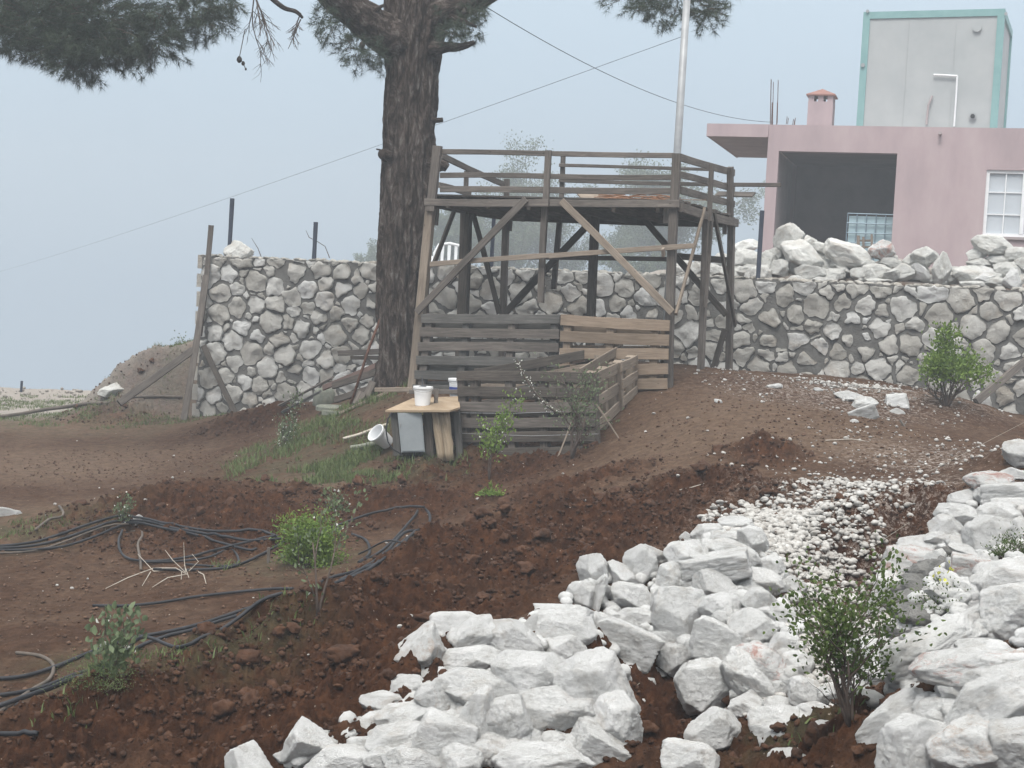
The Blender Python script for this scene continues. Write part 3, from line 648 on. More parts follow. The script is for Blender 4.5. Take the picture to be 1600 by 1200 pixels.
def rock(px, py, w, h, rot=0, kind='a', mt='w', depth=None, back=.0, lift=.34, grow_=1.11, name=None, surf=shape_h, at=None, grp='front', k=None):
    """a rock whose outline is about w x h px, its long axis turned rot degrees, lying on the pile at that spot"""
    q = hit(px, py, surf) if at is None else np.array(at, float)
    if at is None: lf = lift * min(h, w) * q[1] / F; q = hit(px, py, lambda x, y: surf(x, y) + lf)
    D = q[1]; sx, sz = w * grow_ * D / F, h * grow_ * D / F; sy = depth if depth else .5 * (sx + sz) * random.uniform(.85, 1.15)
    me = random.choice(RB[kind][mt]) if k is None else RB[kind][mt][k % len(RB[kind][mt])]
    o = bpy.data.objects.new("rock", me); COL.objects.link(o)
    # oriented facing roughly the viewer, turned about the viewing axis
    a = math.atan2(q[0], q[1]); B_ = Matrix.Rotation(-a, 3, 'Z') @ Matrix.Rotation(R(rot), 3, 'Y')
    flip = Matrix.Diagonal((random.choice((-1, 1)), random.choice((-1, 1)), 1)) if k is None else Matrix.Identity(3)
    yaw = Matrix.Rotation(0, 3, 'Z')
    M3 = B_ @ Matrix.Diagonal((sx * 1.08, sy, sz * 1.12)) @ flip @ yaw
    c = q + np.array([0, 1, 0]) * back * sy * .3
    o.matrix_world = Matrix.Translation(tuple(c)) @ M3.to_4x4()
    ROCKS.append((o, grp, proj(c), w, h, rot, mt)); return o
FR = """657,1020,78,82,0,s r|712,985,72,52,0,a|740,998,70,58,-28,a|799,1005,96,60,22,a|735,1037,86,46,-6,a|831,1061,116,76,12,a|751,1079,118,50,6,a|926,1080,112,104,52,a|955,1130,84,80,60,a|871,1112,112,66,4,a
788,1128,72,74,-30,a|940,1171,92,54,22,b|847,1193,140,60,0,a|745,1132,52,104,10,a|637,1080,62,48,0,a|690,1092,74,60,14,a r|598,1104,64,38,0,a|575,1133,56,30,-24,a|495,1162,86,60,12,s|400,1200,84,58,0,s|445,1180,32,18,0,a
632,1128,76,56,-22,a|697,1152,86,66,16,b|620,1158,84,52,-18,a|537,1194,112,50,-4,a|650,1192,96,44,4,a|720,1194,62,48,0,a|822,1148,60,24,30,a|880,1162,54,26,32,a|892,1018,78,50,24,a|884,985,84,54,10,a|880,957,82,24,2,a|838,979,34,34,0,a|820,973,18,12,30,a|931,975,26,32,0,a
907,931,46,38,-14,a|936,934,54,40,-42,s|928,895,44,50,-28,a|970,902,50,32,34,a|990,936,68,40,14,a|1000,884,50,56,14,a|1022,870,46,38,-14,s|1047,906,46,42,44,a|1031,928,40,38,0,s|1072,872,62,50,0,a|1142,866,84,38,10,a|1110,892,110,42,-13,b|1128,920,80,50,0,s
1063,965,84,80,14,a|1127,952,64,42,0,a|1122,1003,76,62,10,b|1175,987,66,58,16,a|980,1005,92,60,10,b|1039,1000,58,34,18,a|992,968,68,32,0,a|1051,1035,44,50,-12,a|1086,1020,34,34,0,a|1103,1072,88,78,12,a|1171,1061,90,60,34,a|1191,1042,92,56,24,a p|1174,1104,62,36,10,a
1117,1146,76,72,20,a|1219,1144,94,68,10,a|1076,1192,80,60,10,a|1230,1188,54,34,0,a|1257,1090,62,50,30,a|1222,1107,54,30,0,a|1272,1122,56,40,0,a|1290,1142,44,30,0,a|1105,835,46,30,-20,a|1150,822,50,26,4,a|1135,842,42,22,0,a|1175,848,48,44,20,a|1111,852,36,18,10,a|1203,890,44,38,14,a
1185,910,70,38,14,a|1186,942,50,40,0,a|1072,839,20,16,0,a|1222,1010,42,40,0,a|1240,915,40,28,0,a|1225,960,44,32,0,a|1375,1020,84,46,0,a|1373,1055,58,36,0,a|1340,1075,50,40,0,a|1352,1098,56,34,8,a|1330,1110,34,24,0,a|1300,1085,40,30,0,a|1245,1040,46,36,0,a
1010,1068,26,18,0,a|1024,1052,30,14,16,a|1008,1098,14,10,0,a|1070,1088,20,14,30,a|1016,1045,14,12,0,a|562,1124,10,8,0,a|1000,1182,12,8,0,a|1198,985,30,24,0,a|960,958,30,20,0,a|1012,1185,0,0,0,a|905,1045,40,40,30,a|660,1060,40,20,0,a|865,1040,30,20,0,a|765,1175,60,36,0,a|600,1190,60,40,0,a|570,1170,50,34,0,a|990,1150,26,36,0,a|982,1110,34,40,0,a"""
RR = """1580,916,116,68,-8,a|1590,962,96,88,-10,a|1457,1013,148,62,-34,a|1520,1045,170,60,-10,a p|1499,1080,60,50,0,a|1550,1066,104,52,-14,a|1396,1128,116,54,-44,a|1455,1119,62,46,-30,a|1432,1172,118,94,-30,a|1556,1112,170,92,-38,a|1520,1175,120,90,-10,a r|1592,1172,90,92,0,a
1533,965,54,32,-10,a|1545,990,48,42,30,a|1533,1015,70,26,0,a|1417,982,46,32,-10,a|1389,932,52,62,4,b|1473,930,56,28,10,a|1470,905,22,19,0,a|1455,950,24,24,0,a|1510,920,40,26,20,a|1423,882,78,46,4,b p|1440,856,66,32,-4,a|1519,889,60,34,0,b p|1521,866,68,22,8,a
1478,826,50,36,10,a|1548,840,76,56,10,a|1494,808,60,38,0,a|1509,785,48,32,-12,a|1556,812,70,44,-10,a|1580,793,56,28,0,a|1571,771,70,28,-10,b|1544,756,66,32,-4,a p|1583,740,42,18,0,a|1592,712,44,42,0,a|1468,842,42,22,-14,a|1469,874,22,20,0,a|1592,832,34,42,0,a|1450,868,30,20,0,a|1500,850,40,24,0,a|1475,770,0,0,0,a"""
WT = """1205,380,26,26,0,a|1233,374,48,44,-20,a|1267,362,42,28,-10,a|1262,380,30,24,-20,a|1285,374,18,28,-10,a|1301,369,32,20,14,a|1313,376,42,28,-30,a|1281,389,28,20,30,a|1255,398,72,38,26,a|1322,399,72,40,22,a|1376,393,40,30,-24,a p|1167,405,42,28,10,a|1165,386,46,20,-16,a|1200,408,34,26,30,a|1218,421,32,30,-30,a|1240,413,34,32,30,a|1190,429,34,24,20,a|1270,425,50,30,-24,s
1300,431,44,24,-26,a|1320,423,54,26,34,s|1282,440,34,14,0,a|1366,426,52,26,-6,a|1392,412,36,20,14,a|1410,426,50,26,-14,a|1385,436,44,18,-30,s|1432,430,32,34,-50,s w|1425,408,28,22,-10,a|1445,404,42,34,-10,a|1472,420,28,48,10,a|1470,394,20,18,40,a|1492,402,44,26,14,a|1512,431,46,30,-10,a|1541,429,48,28,-8,s w|1587,440,34,30,30,s w|1549,384,60,32,12,a|1526,398,28,22,-20,a
1562,409,44,18,10,a|1586,400,34,28,-10,a|1530,413,38,18,0,a|1575,424,44,28,0,a|1596,414,24,22,0,a|1110,425,44,24,0,a|1085,421,30,22,-20,a|1062,424,34,22,0,a|1130,408,30,22,20,a|1140,430,34,22,10,a|1100,405,30,18,0,a|1215,396,24,20,0,a|1345,430,34,22,14,a|1340,410,26,20,0,a|1455,436,34,14,0,a|1490,436,36,16,0,a|1520,445,40,12,0,a|1560,442,40,16,0,a|1355,415,22,18,0,a|1160,425,30,20,0,a|1245,438,30,14,0,a|1375,440,40,10,0,a|1470,442,20,12,0,a"""
def run(txt, grp, **kw):
    for l in txt.replace("\n", "|").split("|"):
        a = l.split(","); v = [float(t) for t in a[:5]]; kk = a[5].split()
        if v[2] < 1: continue
        rock(*v, kind=kk[0], mt=kk[1] if len(kk) > 1 else kw.get('mt', 'w'), grp=grp, **{k: w for k, w in kw.items() if k != 'mt'})
run(FR, 'front'); run(RR, 'right'); run(WT, 'wall', mt='g', lift=.3, grow_=1.0)
# smaller stones that fill the gaps of the piles (each one a rock of its own)
def infront(poly, x, y):
    c = False; j = len(poly) - 1
    for i in range(len(poly)):
        if (poly[i][1] > y) != (poly[j][1] > y) and x < (poly[j][0] - poly[i][0]) * (y - poly[i][1]) / (poly[j][1] - poly[i][1]) + poly[i][0]: c = not c
        j = i
    return c
FP = [(430,1200),(520,1150),(600,1115),(640,1040),(700,975),(800,985),(860,960),(900,925),(940,890),(1050,860),(1120,830),(1190,840),(1230,900),(1260,980),(1240,1080),(1150,1100),(1060,1020),(1000,1030),(975,1100),(975,1200)]
WPOLY = [(1060,410),(1150,395),(1200,400),(1400,405),(1500,410),(1600,400),(1600,445),(1500,445),(1400,438),(1150,432),(1060,430)]
RP = [(1460,815),(1520,770),(1600,740),(1600,1200),(1380,1200),(1400,1120),(1390,1020),(1440,970),(1410,900)]
for poly, cnt, grp, s0, s1 in ((FP, 34, 'front', 24, 50), (RP, 18, 'right', 26, 54), (WPOLY, 36, 'wall', 18, 36)):
    c_ = 0
    while c_ < cnt:
        px, py = random.uniform(370, 1600), random.uniform(*((390, 450) if grp == 'wall' else (720, 1200)))
        if infront(poly, px, py): rock(px, py, random.uniform(s0, s1), random.uniform(s0, s1) * .7, random.uniform(-40, 40), grp=grp, lift=.12, mt='g' if grp == 'wall' else 'w'); c_ += 1
# loose rocks on the ground
LO = """1328,622,44,18,10,a|1348,632,40,26,-26,a|1347,648,42,20,-20,b|1378,616,0,0,0,a|1401,629,32,24,-10,b|1402,643,22,10,0,a|1335,659,12,7,0,a|1211,604,20,8,-8,a|1278,609,14,6,8,a|1123,628,14,7,20,a|216,813,14,16,0,s|12,800,34,22,-20,s|175,612,38,20,-18,a g|240,580,0,0,0,a"""
run(LO, 'loose', lift=.2)
fp_ = []; fs_ = []
for poly, cnt in ((FP, 1100), (RP, 500)):
    c_ = 0
    while c_ < cnt:
        px, py = random.uniform(370, 1600), random.uniform(720, 1200)
        if infront(poly, px, py): fp_.append(hit(px, py, shape_h)); fs_.append(random.uniform(.014, .055)); c_ += 1
scatter_mesh("stone_chips", fp_, fs_, M_rock, "small broken white stones filling the gaps of the two rock heaps", "stone chips", sub=2, nz=.14, seed=71, flat=.75, sink=.1)
bigr = rock(360, 386, 40, 30, 0, kind='a', mt='g', at=(W0 + dW * .52 - nW * .2) * np.array([1, 1, 0]) + np.array([0, 0, 2.74]), grp='walltop')
# ================================================================== timber platform
F0, F1 = P(668, 316, 17.8), P(1060, 318, 16.6)
fd = (F1 - F0)[:2]; fl = np.linalg.norm(fd); fd /= fl; sd2 = np.array([-fd[1], fd[0]])
DEP = 2.45
B0, B1 = F0[:2] + sd2 * DEP, F1[:2] + sd2 * DEP
FPn, RPn, BPn, LPn = VPlane(F0, F1), VPlane(F1, B1), VPlane(B0, B1), VPlane(F0, B0)
PL = empty("raised_platform", (F0[0], F0[1], terr1(F0[0], F0[1])), "tall rickety viewing platform of weathered timber with railings beside the pine", "platform")
mpx = lambda px, pl: px * pl.a[1] / F       # pixels -> metres at that plane
def bd(name, pl, x0, y0, x1, y1, wpx, t=.03, off=0, m=None, parent=None, ground_end=False, lab=None):
    a, b = pl(x0, y0, off), pl(x1, y1, off); Dm = (a[1] + b[1]) / 2
    if ground_end: b = b + (b - a) / np.linalg.norm(b - a) * .25
    o = MB().board(a, b, wpx * Dm / F, t, pl.n if pl is not RPn and pl is not LPn else pl.n).build(name, m or MW_grey, PL if parent is None else parent)
    if lab: o["label"] = lab
    return o
# posts
bd("post", FPn, 684, 228, 673, 330, 14, .06, .05); bd("post", FPn, 673, 322, 645, 604, 14, .09, 0, MW_light, ground_end=True)
bd("post", FPn, 857, 235, 853, 313, 10, .04, .05); bd("post", FPn, 852, 316, 845, 473, 10, .05, -.03)
bd("post", FPn, 1057.5, 240, 1053, 326, 13, .07, .04); bd("post", FPn, 1053, 322, 1045, 590, 13, .08, -.01, ground_end=True)
bd("bracket", FPn, 1042, 324, 1041, 349, 9, .05, -.05); bd("bracket", FPn, 682, 325, 680, 352, 8, .05, -.07)
bd("post", RPn, 1112, 257, 1108, 345, 8, .05, .06); bd("post", RPn, 1104, 325, 1095, 574, 13, .07, .0, ground_end=True); bd("post", RPn, 1112, 340, 1102, 480, 6, .04, .05)
bd("post", RPn, 1141, 261, 1141, 345, 11, .07, .0); bd("post", RPn, 1143, 340, 1139, 580, 12, .08, -.02, ground_end=True); bd("bracket", RPn, 1133, 345, 1132, 366, 6, .05, -.06)
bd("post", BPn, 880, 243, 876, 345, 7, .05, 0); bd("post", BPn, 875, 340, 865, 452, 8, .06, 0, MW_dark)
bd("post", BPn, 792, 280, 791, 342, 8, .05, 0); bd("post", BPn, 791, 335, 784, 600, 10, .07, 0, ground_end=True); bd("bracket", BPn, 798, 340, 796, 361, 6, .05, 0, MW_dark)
LMID = VPlane(F0[:2] + sd2 * 1.15, F1[:2] + sd2 * 1.15)
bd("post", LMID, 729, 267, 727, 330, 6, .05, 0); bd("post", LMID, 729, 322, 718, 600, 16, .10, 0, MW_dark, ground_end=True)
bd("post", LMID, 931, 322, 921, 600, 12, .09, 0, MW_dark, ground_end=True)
# rails
for y0, y1, w in ((237, 243, 8), (274, 277, 8), (295.5, 298.5, 9.5)):
    bd("rail", FPn, 688, y0, 853, y0 + (y1 - y0) * .47, w, .025, .02); bd("rail", FPn, 856, y0 + (y1 - y0) * .47, 1052, y1, w, .025, .025)
for y0, y1, w in ((246, 270, 11), (273, 296, 10), (297, 319, 11)):
    bd("rail", RPn, 1063, y0, 1147, y1, w, .025, -.04 if y0 > 250 else -.04)
bd("rail", BPn, 874, 258, 1140, 266, 5, .03, .05); bd("rail", BPn, 874, 282, 1220, 289, 6, .04, .05)
bd("rail", LPn, 690, 243, 787, 288, 9, .03, -.03); bd("rail", LPn, 686, 289, 735, 303, 9, .03, -.03)
# deck: rim beams, joists, planks
zt = (F0[2] + F1[2]) / 2
bd("deck_beam", FPn, 664, 316, 858, 317, 11, .05, .06); bd("deck_beam", FPn, 860, 317, 1062, 318.5, 11, .05, .06)
def pt2(s_, t_): q = F0[:2] + fd * s_ + sd2 * t_; return np.array([q[0], q[1], 0])
n3 = np.array([0, 0, 1.0]); fd3 = np.array([*fd, 0]); sd3 = np.array([*sd2, 0])
MB().board(pt2(fl + .03, -.02) + n3 * (zt - .015), pt2(fl + .03, DEP + .08) + n3 * (zt - .015), .10, .05, fd3).build("deck_beam", MW_grey, PL)
MB().board(pt2(0, DEP) + n3 * (zt - .02), pt2(fl, DEP) + n3 * (zt - .02), .11, .05, -sd3).build("deck_beam", MW_dark, PL)
MB().board(pt2(-.02, 0.03) + n3 * (zt - .02), pt2(-.02, DEP) + n3 * (zt - .02), .10, .05, -fd3).build("deck_beam", MW_dark, PL)
for k in range(6):
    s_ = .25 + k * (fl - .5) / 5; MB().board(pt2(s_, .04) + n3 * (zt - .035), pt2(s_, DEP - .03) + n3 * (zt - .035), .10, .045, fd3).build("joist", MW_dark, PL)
t_ = .0
while t_ < DEP - .08:
    w = random.uniform(.10, .15); s0 = random.uniform(-.06, .02); s1 = fl + random.uniform(-.02, .05)
    MB().board(pt2(s0, t_ + w / 2) + n3 * (zt + .055 + random.uniform(0, .012)), pt2(s1, t_ + w / 2) + n3 * (zt + .055 + random.uniform(0, .012)), w, .022, n3, bow=0).build("deck_plank", MW_grey if random.random() < .7 else MW_dark, PL); t_ += w + random.uniform(.004, .02)
for k in range(9):
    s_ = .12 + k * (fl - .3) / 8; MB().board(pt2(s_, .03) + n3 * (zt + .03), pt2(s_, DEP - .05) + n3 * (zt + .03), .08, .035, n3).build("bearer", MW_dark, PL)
# braces and lower rails
bd("brace", FPn, 822, 311, 651, 488, 11, .03, .11, MW_grey); bd("brace", FPn, 877, 314, 1050, 488, 11, .03, .11, MW_light)
bd("brace", FPn, 672, 413, 862, 399, 8, .025, .07, MW_light); bd("brace", FPn, 858, 400, 1085, 384, 8, .025, .075, MW_light)
bd("brace", RPn, 1101, 326, 1056, 491, 6.5, .03, .06, MW_light); bd("brace", RPn, 1115, 330, 1149, 508, 8, .035, .06, MW_dark)
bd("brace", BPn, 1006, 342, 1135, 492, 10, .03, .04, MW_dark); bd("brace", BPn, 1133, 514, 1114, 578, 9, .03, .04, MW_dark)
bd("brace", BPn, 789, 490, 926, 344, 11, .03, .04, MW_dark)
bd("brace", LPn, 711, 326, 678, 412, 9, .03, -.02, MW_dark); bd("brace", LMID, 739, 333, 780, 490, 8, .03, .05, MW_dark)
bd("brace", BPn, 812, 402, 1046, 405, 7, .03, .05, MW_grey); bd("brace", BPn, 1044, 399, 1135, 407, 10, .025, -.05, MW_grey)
bd("brace", RPn, 1036, 388, 1037, 400, 9, .03, -.1, MW_light)
# things lying on the deck
def onDeck(px, t__, dz=.08): q = VPlane(F0[:2] + sd2 * t__, F1[:2] + sd2 * t__)(px, 300); q[2] = zt + dz; return q
a, b = onDeck(905, 1.2), onDeck(958, 1.5)
single(MB().board(a + n3 * .10, b + n3 * .10, .22, .02, (0, -.5, 1), bow=0), "loose_board", MW_light, "short pale board lying crooked on the platform deck, right of the middle rail post", "board")
single(MB().board(onDeck(895, .9) + n3 * .02, onDeck(930, .9) + n3 * .03, .12, .03, n3).board(onDeck(900, 1.0) + n3 * .05, onDeck(935, 1.1) + n3 * .05, .10, .03, n3), "broken_board", MW_dark, "dark broken board ends stacked under the crooked pale board on the deck", "board")
mb = MB()
for k in range(70):
    q = onDeck(random.uniform(925, 1040), random.uniform(.2, 1.2), random.uniform(.08, .13)); L_ = random.uniform(.15, .5); a_ = random.gauss(0, .35)
    mb.tube([q, q + np.array([math.cos(a_) * L_ / 2, math.sin(a_) * L_ / 2, random.uniform(0, .03)]), q + np.array([math.cos(a_) * L_, math.sin(a_) * L_, random.uniform(-.01, .02)])], random.uniform(.003, .007), 4)
M_vine = pmat("dry_brown_twig", [(.3, (.17, .085, .045)), (.7, (.32, .17, .10))], 5, b=0)
single(mb, "brushwood_heap", M_vine, "heap of reddish brown dry twigs on the platform deck near its front right corner", "brushwood")
q0 = BPn(1120, 303, .1); q1 = BPn(1172, 304, .1)
single(MB().board(q0, q1 + np.array([.05, 0, 0]), .22, .02, (0, -.35, 1)), "jutting_plank", MW_grey, "grey plank jutting out to the right beyond the platform's back corner", "plank")

# ================================================================== pallet screen under the platform
def pallet(name, label, corners, nsl, mats, backn=3, th=.10, slat_t=.02, gapf=.36, seed=0, xs=(0.04, .5, .96), group=None, broken=(), inward=-1):
    """upright pallet: corners TL,TR,BR,BL in 3D; slats run left-right, stringers up-down behind them"""
    TL, TR, BR, BL = [np.array(c, float) for c in corners]; n_ = np.cross(TR - TL, BL - TL); n_ /= np.linalg.norm(n_)
    if n_ @ (np.array([0, 0, EYE]) - TL) < 0: n_ = -n_
    base = (BL + BR) / 2; E = empty(name, base, label, "pallet", group)
    rs = random.Random(seed); H = np.linalg.norm(BL - TL); pitch = 1 / (nsl - gapf)
    for k in range(nsl):
        v = (k + (1 - gapf) / 2) * pitch; a, b = TL + (BL - TL) * v, TR + (BR - TR) * v; jj = rs.uniform(-.006, .006) * H
        if k in broken:
            f0, f1 = (0, rs.uniform(.4, .7)) if rs.random() < .5 else (rs.uniform(.3, .5), 1); a, b = a + (b - a) * f0, a + (b - a) * f1
        MB().board(a + (BL - TL) * jj / H + n_ * slat_t / 2, b - (BL - TL) * jj / H + n_ * slat_t / 2, H * pitch * (1 - gapf), slat_t, n_).build("slat", rs.choice(mats), E)
    for x in xs:
        a, b = TL + (TR - TL) * x, BL + (BR - BL) * x; MB().board(a - n_ * th * .5, b - n_ * th * .5, .09, th * .9, n_).build("stringer", rs.choice(mats), E)
    for k in range(backn):
        v = (k + .5) / backn + rs.uniform(-.04, .04); a, b = TL + (BL - TL) * v, TR + (BR - TR) * v
        MB().board(a - n_ * (th + slat_t / 2), b - n_ * (th + slat_t / 2), H * pitch * (1 - gapf), slat_t, n_).build("back_slat", mats[-1], E)
    return E
o_ = .09
pallet("upright_pallet", "slate grey pallet standing under the platform between the pine and the tan pallet", (FPn(660, 490, o_), FPn(876, 492, o_), FPn(869, 618, o_), FPn(645, 614, o_)), 6, [MW_slate, MW_slate, MW_grey, MW_slate], 4, seed=2, xs=(.05, .33, .66, .96))
pallet("upright_pallet", "tan wooden pallet standing under the platform's front right corner", (FPn(877, 491, o_ + .02), FPn(1047, 502, o_), FPn(1043, 606, o_), FPn(873, 612, o_ + .02)), 5, [MW_tan, MW_tan, MW_tan], 3, seed=5, xs=(.06, .46, .86))
# ================================================================== pallet pen in front
E0, E1, E2, E3 = P(714, 580, 16.0), P(928, 583, 15.3), P(994, 556, 16.75), P(962, 538, 17.0)
ENF, ENR = VPlane(E0, E1), VPlane(E1, E2)
g_ = "old pallets standing on edge as a pen"
ENF2 = VPlane(E0, E1, .0)
pallet("pen_pallet", "dark weathered pallet with uneven slats forming the near side of the pallet pen", (ENF(714, 580), ENF(928, 583), ENF(932, 712), ENF(722, 716)), 6, [MW_dark, MW_grey, MW_grey, MW_dark], 5, seed=8, xs=(.02, .12, .38, .62, .80, .98), gapf=.36)
pallet("pen_pallet", "pale pallet forming the right side of the pallet pen, nearest its corner", (ENR(928, 583), ENR(966, 567), ENR(966, 672), ENR(935, 708)), 4, [MW_light, MW_light, MW_light], 3, seed=9, xs=(.06, .5, .97), gapf=.55)
pallet("pen_pallet", "pale pallet end closing the far right corner of the pallet pen", (ENR(969, 566, .05), ENR(994, 556, .05), ENR(994, 638, .05), ENR(974, 662, .05)), 4, [MW_light, MW_light], 2, seed=10, xs=(.1, .9), gapf=.5)
MBK = VPlane(P(730, 570, 16.5), P(962, 538, 17.05))
Ea, Eb = P(742, 577, 16.4), P(954, 540, 17.0)
pallet("pen_pallet", "grey pallet standing as the slanting back side of the pallet pen", (Ea, Eb, Eb + np.array([0, -.04, -.75]), Ea + np.array([0, -.04, -.85])), 5, [MW_grey, MW_light, MW_dark], 2, seed=12, gapf=.45)
Ec, Ed = P(905, 576, 15.9), P(972, 536, 16.9)
pallet("pen_pallet", "pale pallet doubled up just inside the right side of the pallet pen", (Ec, Ed, Ed + np.array([0, 0, -.75]), Ec + np.array([0, 0, -.75])), 4, [MW_light, MW_light], 2, seed=13, gapf=.5, th=.07)
PEN = []
for k, (x0, y0, x1, y1, D0, D1, w, m_, lb) in enumerate((
    (780, 640, 880, 590, 16.0, 16.4, 10, MW_grey, "grey plank leaning diagonally inside the pallet pen, left one"), (790, 690, 890, 640, 15.9, 16.2, 10, MW_dark, "dark plank lying low and slanted inside the pallet pen"),
    (860, 592, 862, 690, 16.3, 16.1, 11, MW_dark, "dark upright board inside the pallet pen, behind the small tree"), (800, 608, 812, 700, 16.2, 16.0, 24, MW_grey, "broad grey upright board in the middle of the pallet pen"),
    (740, 655, 800, 668, 16.1, 16.0, 9, MW_grey, "grey plank low in the left half of the pallet pen"))):
    single(MB().board(P(x0, y0, D0), P(x1, y1, D1), w * 16 / F, .02, (0, -1, .1)), "loose_plank", m_, lb, "plank", "loose planks inside the pallet pen")
# wires along the pen front
mb = MB().tube([ENF(716, 645, .05), ENF(800, 646, .05), ENF(880, 643, .05)], .0025, 4); single(mb, "fence_wire", M_galv, "upper thin wire strung across the near side of the pallet pen", "wire")
mb = MB().tube([ENF(718, 677, .05), ENF(830, 681, .05), ENF(935, 678, .05)], .0025, 4); single(mb, "fence_wire", M_galv, "lower thin wire strung across the near side of the pallet pen", "wire")

# ================================================================== table with cabinet
TPf = VPlane(P(602, 640, 15.7), P(722, 636, 15.5)); Tl, Tr_ = P(602, 641, 15.75), P(719, 636, 15.5); Tb, Tc = P(645, 622, 16.6), P(716, 619, 16.5); Tm = P(703, 641, 15.35)
TB = empty("work_table", (P(665, 640, 16.0)[0], 16.0, terr1(P(665, 640, 16.0)[0], 15.9)), "low outdoor work table with a plywood top, log legs and plank sides", "table")
zt_ = np.mean([Tl[2], Tr_[2], Tm[2]])
poly = [Tl, Tm, Tr_, Tc, Tb]
MB().prism(poly, np.array([0, 0, -.02])).build("tabletop", MW_ply, TB)
bd2 = lambda name, x0, y0, x1, y1, w, t, off, m_: MB().board(TPf(x0, y0, off), TPf(x1, y1, off), w * 15.6 / F, t, TPf.n).build(name, m_, TB)
bd2("leg", 616, 645, 622, 712, 11, .06, -.12, MW_slate); bd2("side_plank", 668, 644, 672, 714, 14, .03, -.10, MW_dark); bd2("side_plank", 713, 643, 719, 716, 10, .05, -.12, MW_slate); bd2("side_plank", 706, 642, 709, 716, 8, .05, -.25, MW_dark)
for y in (655, 672, 690, 706): bd2("cross_slat", 606 + 8, y, 722, y, 14, .02, -.22, MW_dark)
mb = MB()
for (x0, x1, x2, x3) in ((674, 688, 684, 697), (687, 702, 696, 710)):
    a, b = TPf((x0 + x1) / 2, 641, -.04), TPf((x2 + x3) / 2, 720, -.02); pts_ = [a + (b - a) * t for t in np.linspace(0, 1, 7)]
    for q in pts_[1:-1]: q += np.array([random.uniform(-.006, .006), 0, 0])
    r_ = (x1 - x0) / 2 * 15.6 / F * 1.05; mb.tube(pts_, [r_ * random.uniform(.92, 1.08) for _ in pts_], 10)
mb.build("leg", MW_log, TB, smooth=True)
CB = MB(); c8 = []
for off in (.05, -.07):
    for (x, y) in ((621, 706 + 2), (664, 707), (659, 645), (621, 645)): pass
q = lambda x, y, o: TPf(x, y, o)
C = empty("electric_cabinet", q(645, 707, 0), "grey metal electric cabinet leaning in the open side of the work table", "cabinet")
f4 = [(621, 645), (659, 645), (664, 706), (627, 707)]
MB().quadbox([q(*f4[3], .02), q(*f4[2], .02), q(*f4[2], -.1), q(*f4[3], -.1), q(*f4[0], .02), q(*f4[1], .02), q(*f4[1], -.1), q(*f4[0], -.1)]).build("body", M_box, C)
g4 = [(623, 655), (657.5, 655), (662.5, 704), (629, 705)]
MB().quadbox([q(*g4[3], .03), q(*g4[2], .03), q(*g4[2], .021), q(*g4[3], .021), q(*g4[0], .03), q(*g4[1], .03), q(*g4[1], .021), q(*g4[0], .021)]).build("door", M_box, C)
MB().box(q(625, 664, .036), .012, .012, .035).build("latch", M_galv, C)
def revolve(prof, c, sides=28, axis=None):
    m_ = MB(); ax = Matrix.Identity(3) if axis is None else Vector((0, 0, 1)).rotation_difference(Vector(axis)).to_matrix(); c = np.array(c); A_ = np.array(ax)
    for r_, z_ in prof:
        for j in range(sides): a = 2 * math.pi * j / sides; m_.v.append(tuple(c + A_ @ np.array([r_ * math.cos(a), r_ * math.sin(a), z_])))
    for i_ in range(len(prof) - 1):
        for j in range(sides):
            a = i_ * sides + j; b = i_ * sides + (j + 1) % sides; m_.f.append([a, b, b + sides, a + sides]); m_.mi.append(0); m_.uv.append([(0, 0)] * 4)
    return m_
def bucket(label, c, s=1.0, axis=None, band=False, handle=True):
    E = empty("bucket", c, label, "bucket")
    revolve([(.001, .002), (.072, .0), (.078, .01), (.098, .19), (.108, .192), (.108, .215), (.101, .217), (.094, .205), (.075, .014), (.001, .012)], (0, 0, 0)).v
    pr = [(.001, .002), (.072, .0), (.078, .01), (.098, .19), (.108, .192), (.108, .215), (.101, .217), (.094, .205), (.075, .014), (.001, .012)]
    revolve([(a * s, b * s) for a, b in pr], c, 32, axis).build("shell", M_white, E, smooth=False)
    if band: revolve([(.082 * s, .05 * s), (.086 * s, .05 * s), (.093 * s, .12 * s), (.089 * s, .12 * s)], c, 32, axis).build("printed_band", M_blue, E)
    if handle and axis is None:
        c = np.array(c); MB().tube([c + np.array([.108 * s * math.cos(a), -.012 - .10 * s * math.sin(a), .19 * s - .03 * math.sin(a)]) for a in np.linspace(0, math.pi, 12)], .0025, 5).build("handle", M_galv, E)
    return E
bc = P(660, 631, 15.95); bc[2] = (Tl[2] * .5 + Tb[2] * .5) + .005
bucket("white plastic bucket standing on the plywood tabletop", bc, 1.0)
mb = MB(); c0 = bc + np.array([-.01, 0, .1])
single(mb.tube([c0, c0 + np.array([.0, .02, .14]), c0 + np.array([-.01, .03, .22])], .008, 6).board(c0 + np.array([-.05, 0, .1]), c0 + np.array([.04, .02, .125]), .05, .02, (0, 0, 1)), "trowel", M_wire, "dark tool with a thin handle standing in the white bucket", "tool")
single(MB().board(bc + np.array([.14, .1, 0]), bc + np.array([.14, .1, .19]), .045, .04, (0, -1, 0)), "wood_offcut", MW_grey, "small upright grey wood block on the tabletop right of the bucket", "block")
b2 = P(714, 614, 16.9); bucket("white tub with a blue band on the ground behind the plywood table", (b2[0], 16.9, b2[2] - .05), 1.0, band=True)
b3 = G(605, 706); bucket("dirty white bucket tipped on its side left of the table", b3 + np.array([.0, .05, .09]), 1.0, axis=(-.6, -.5, .55))
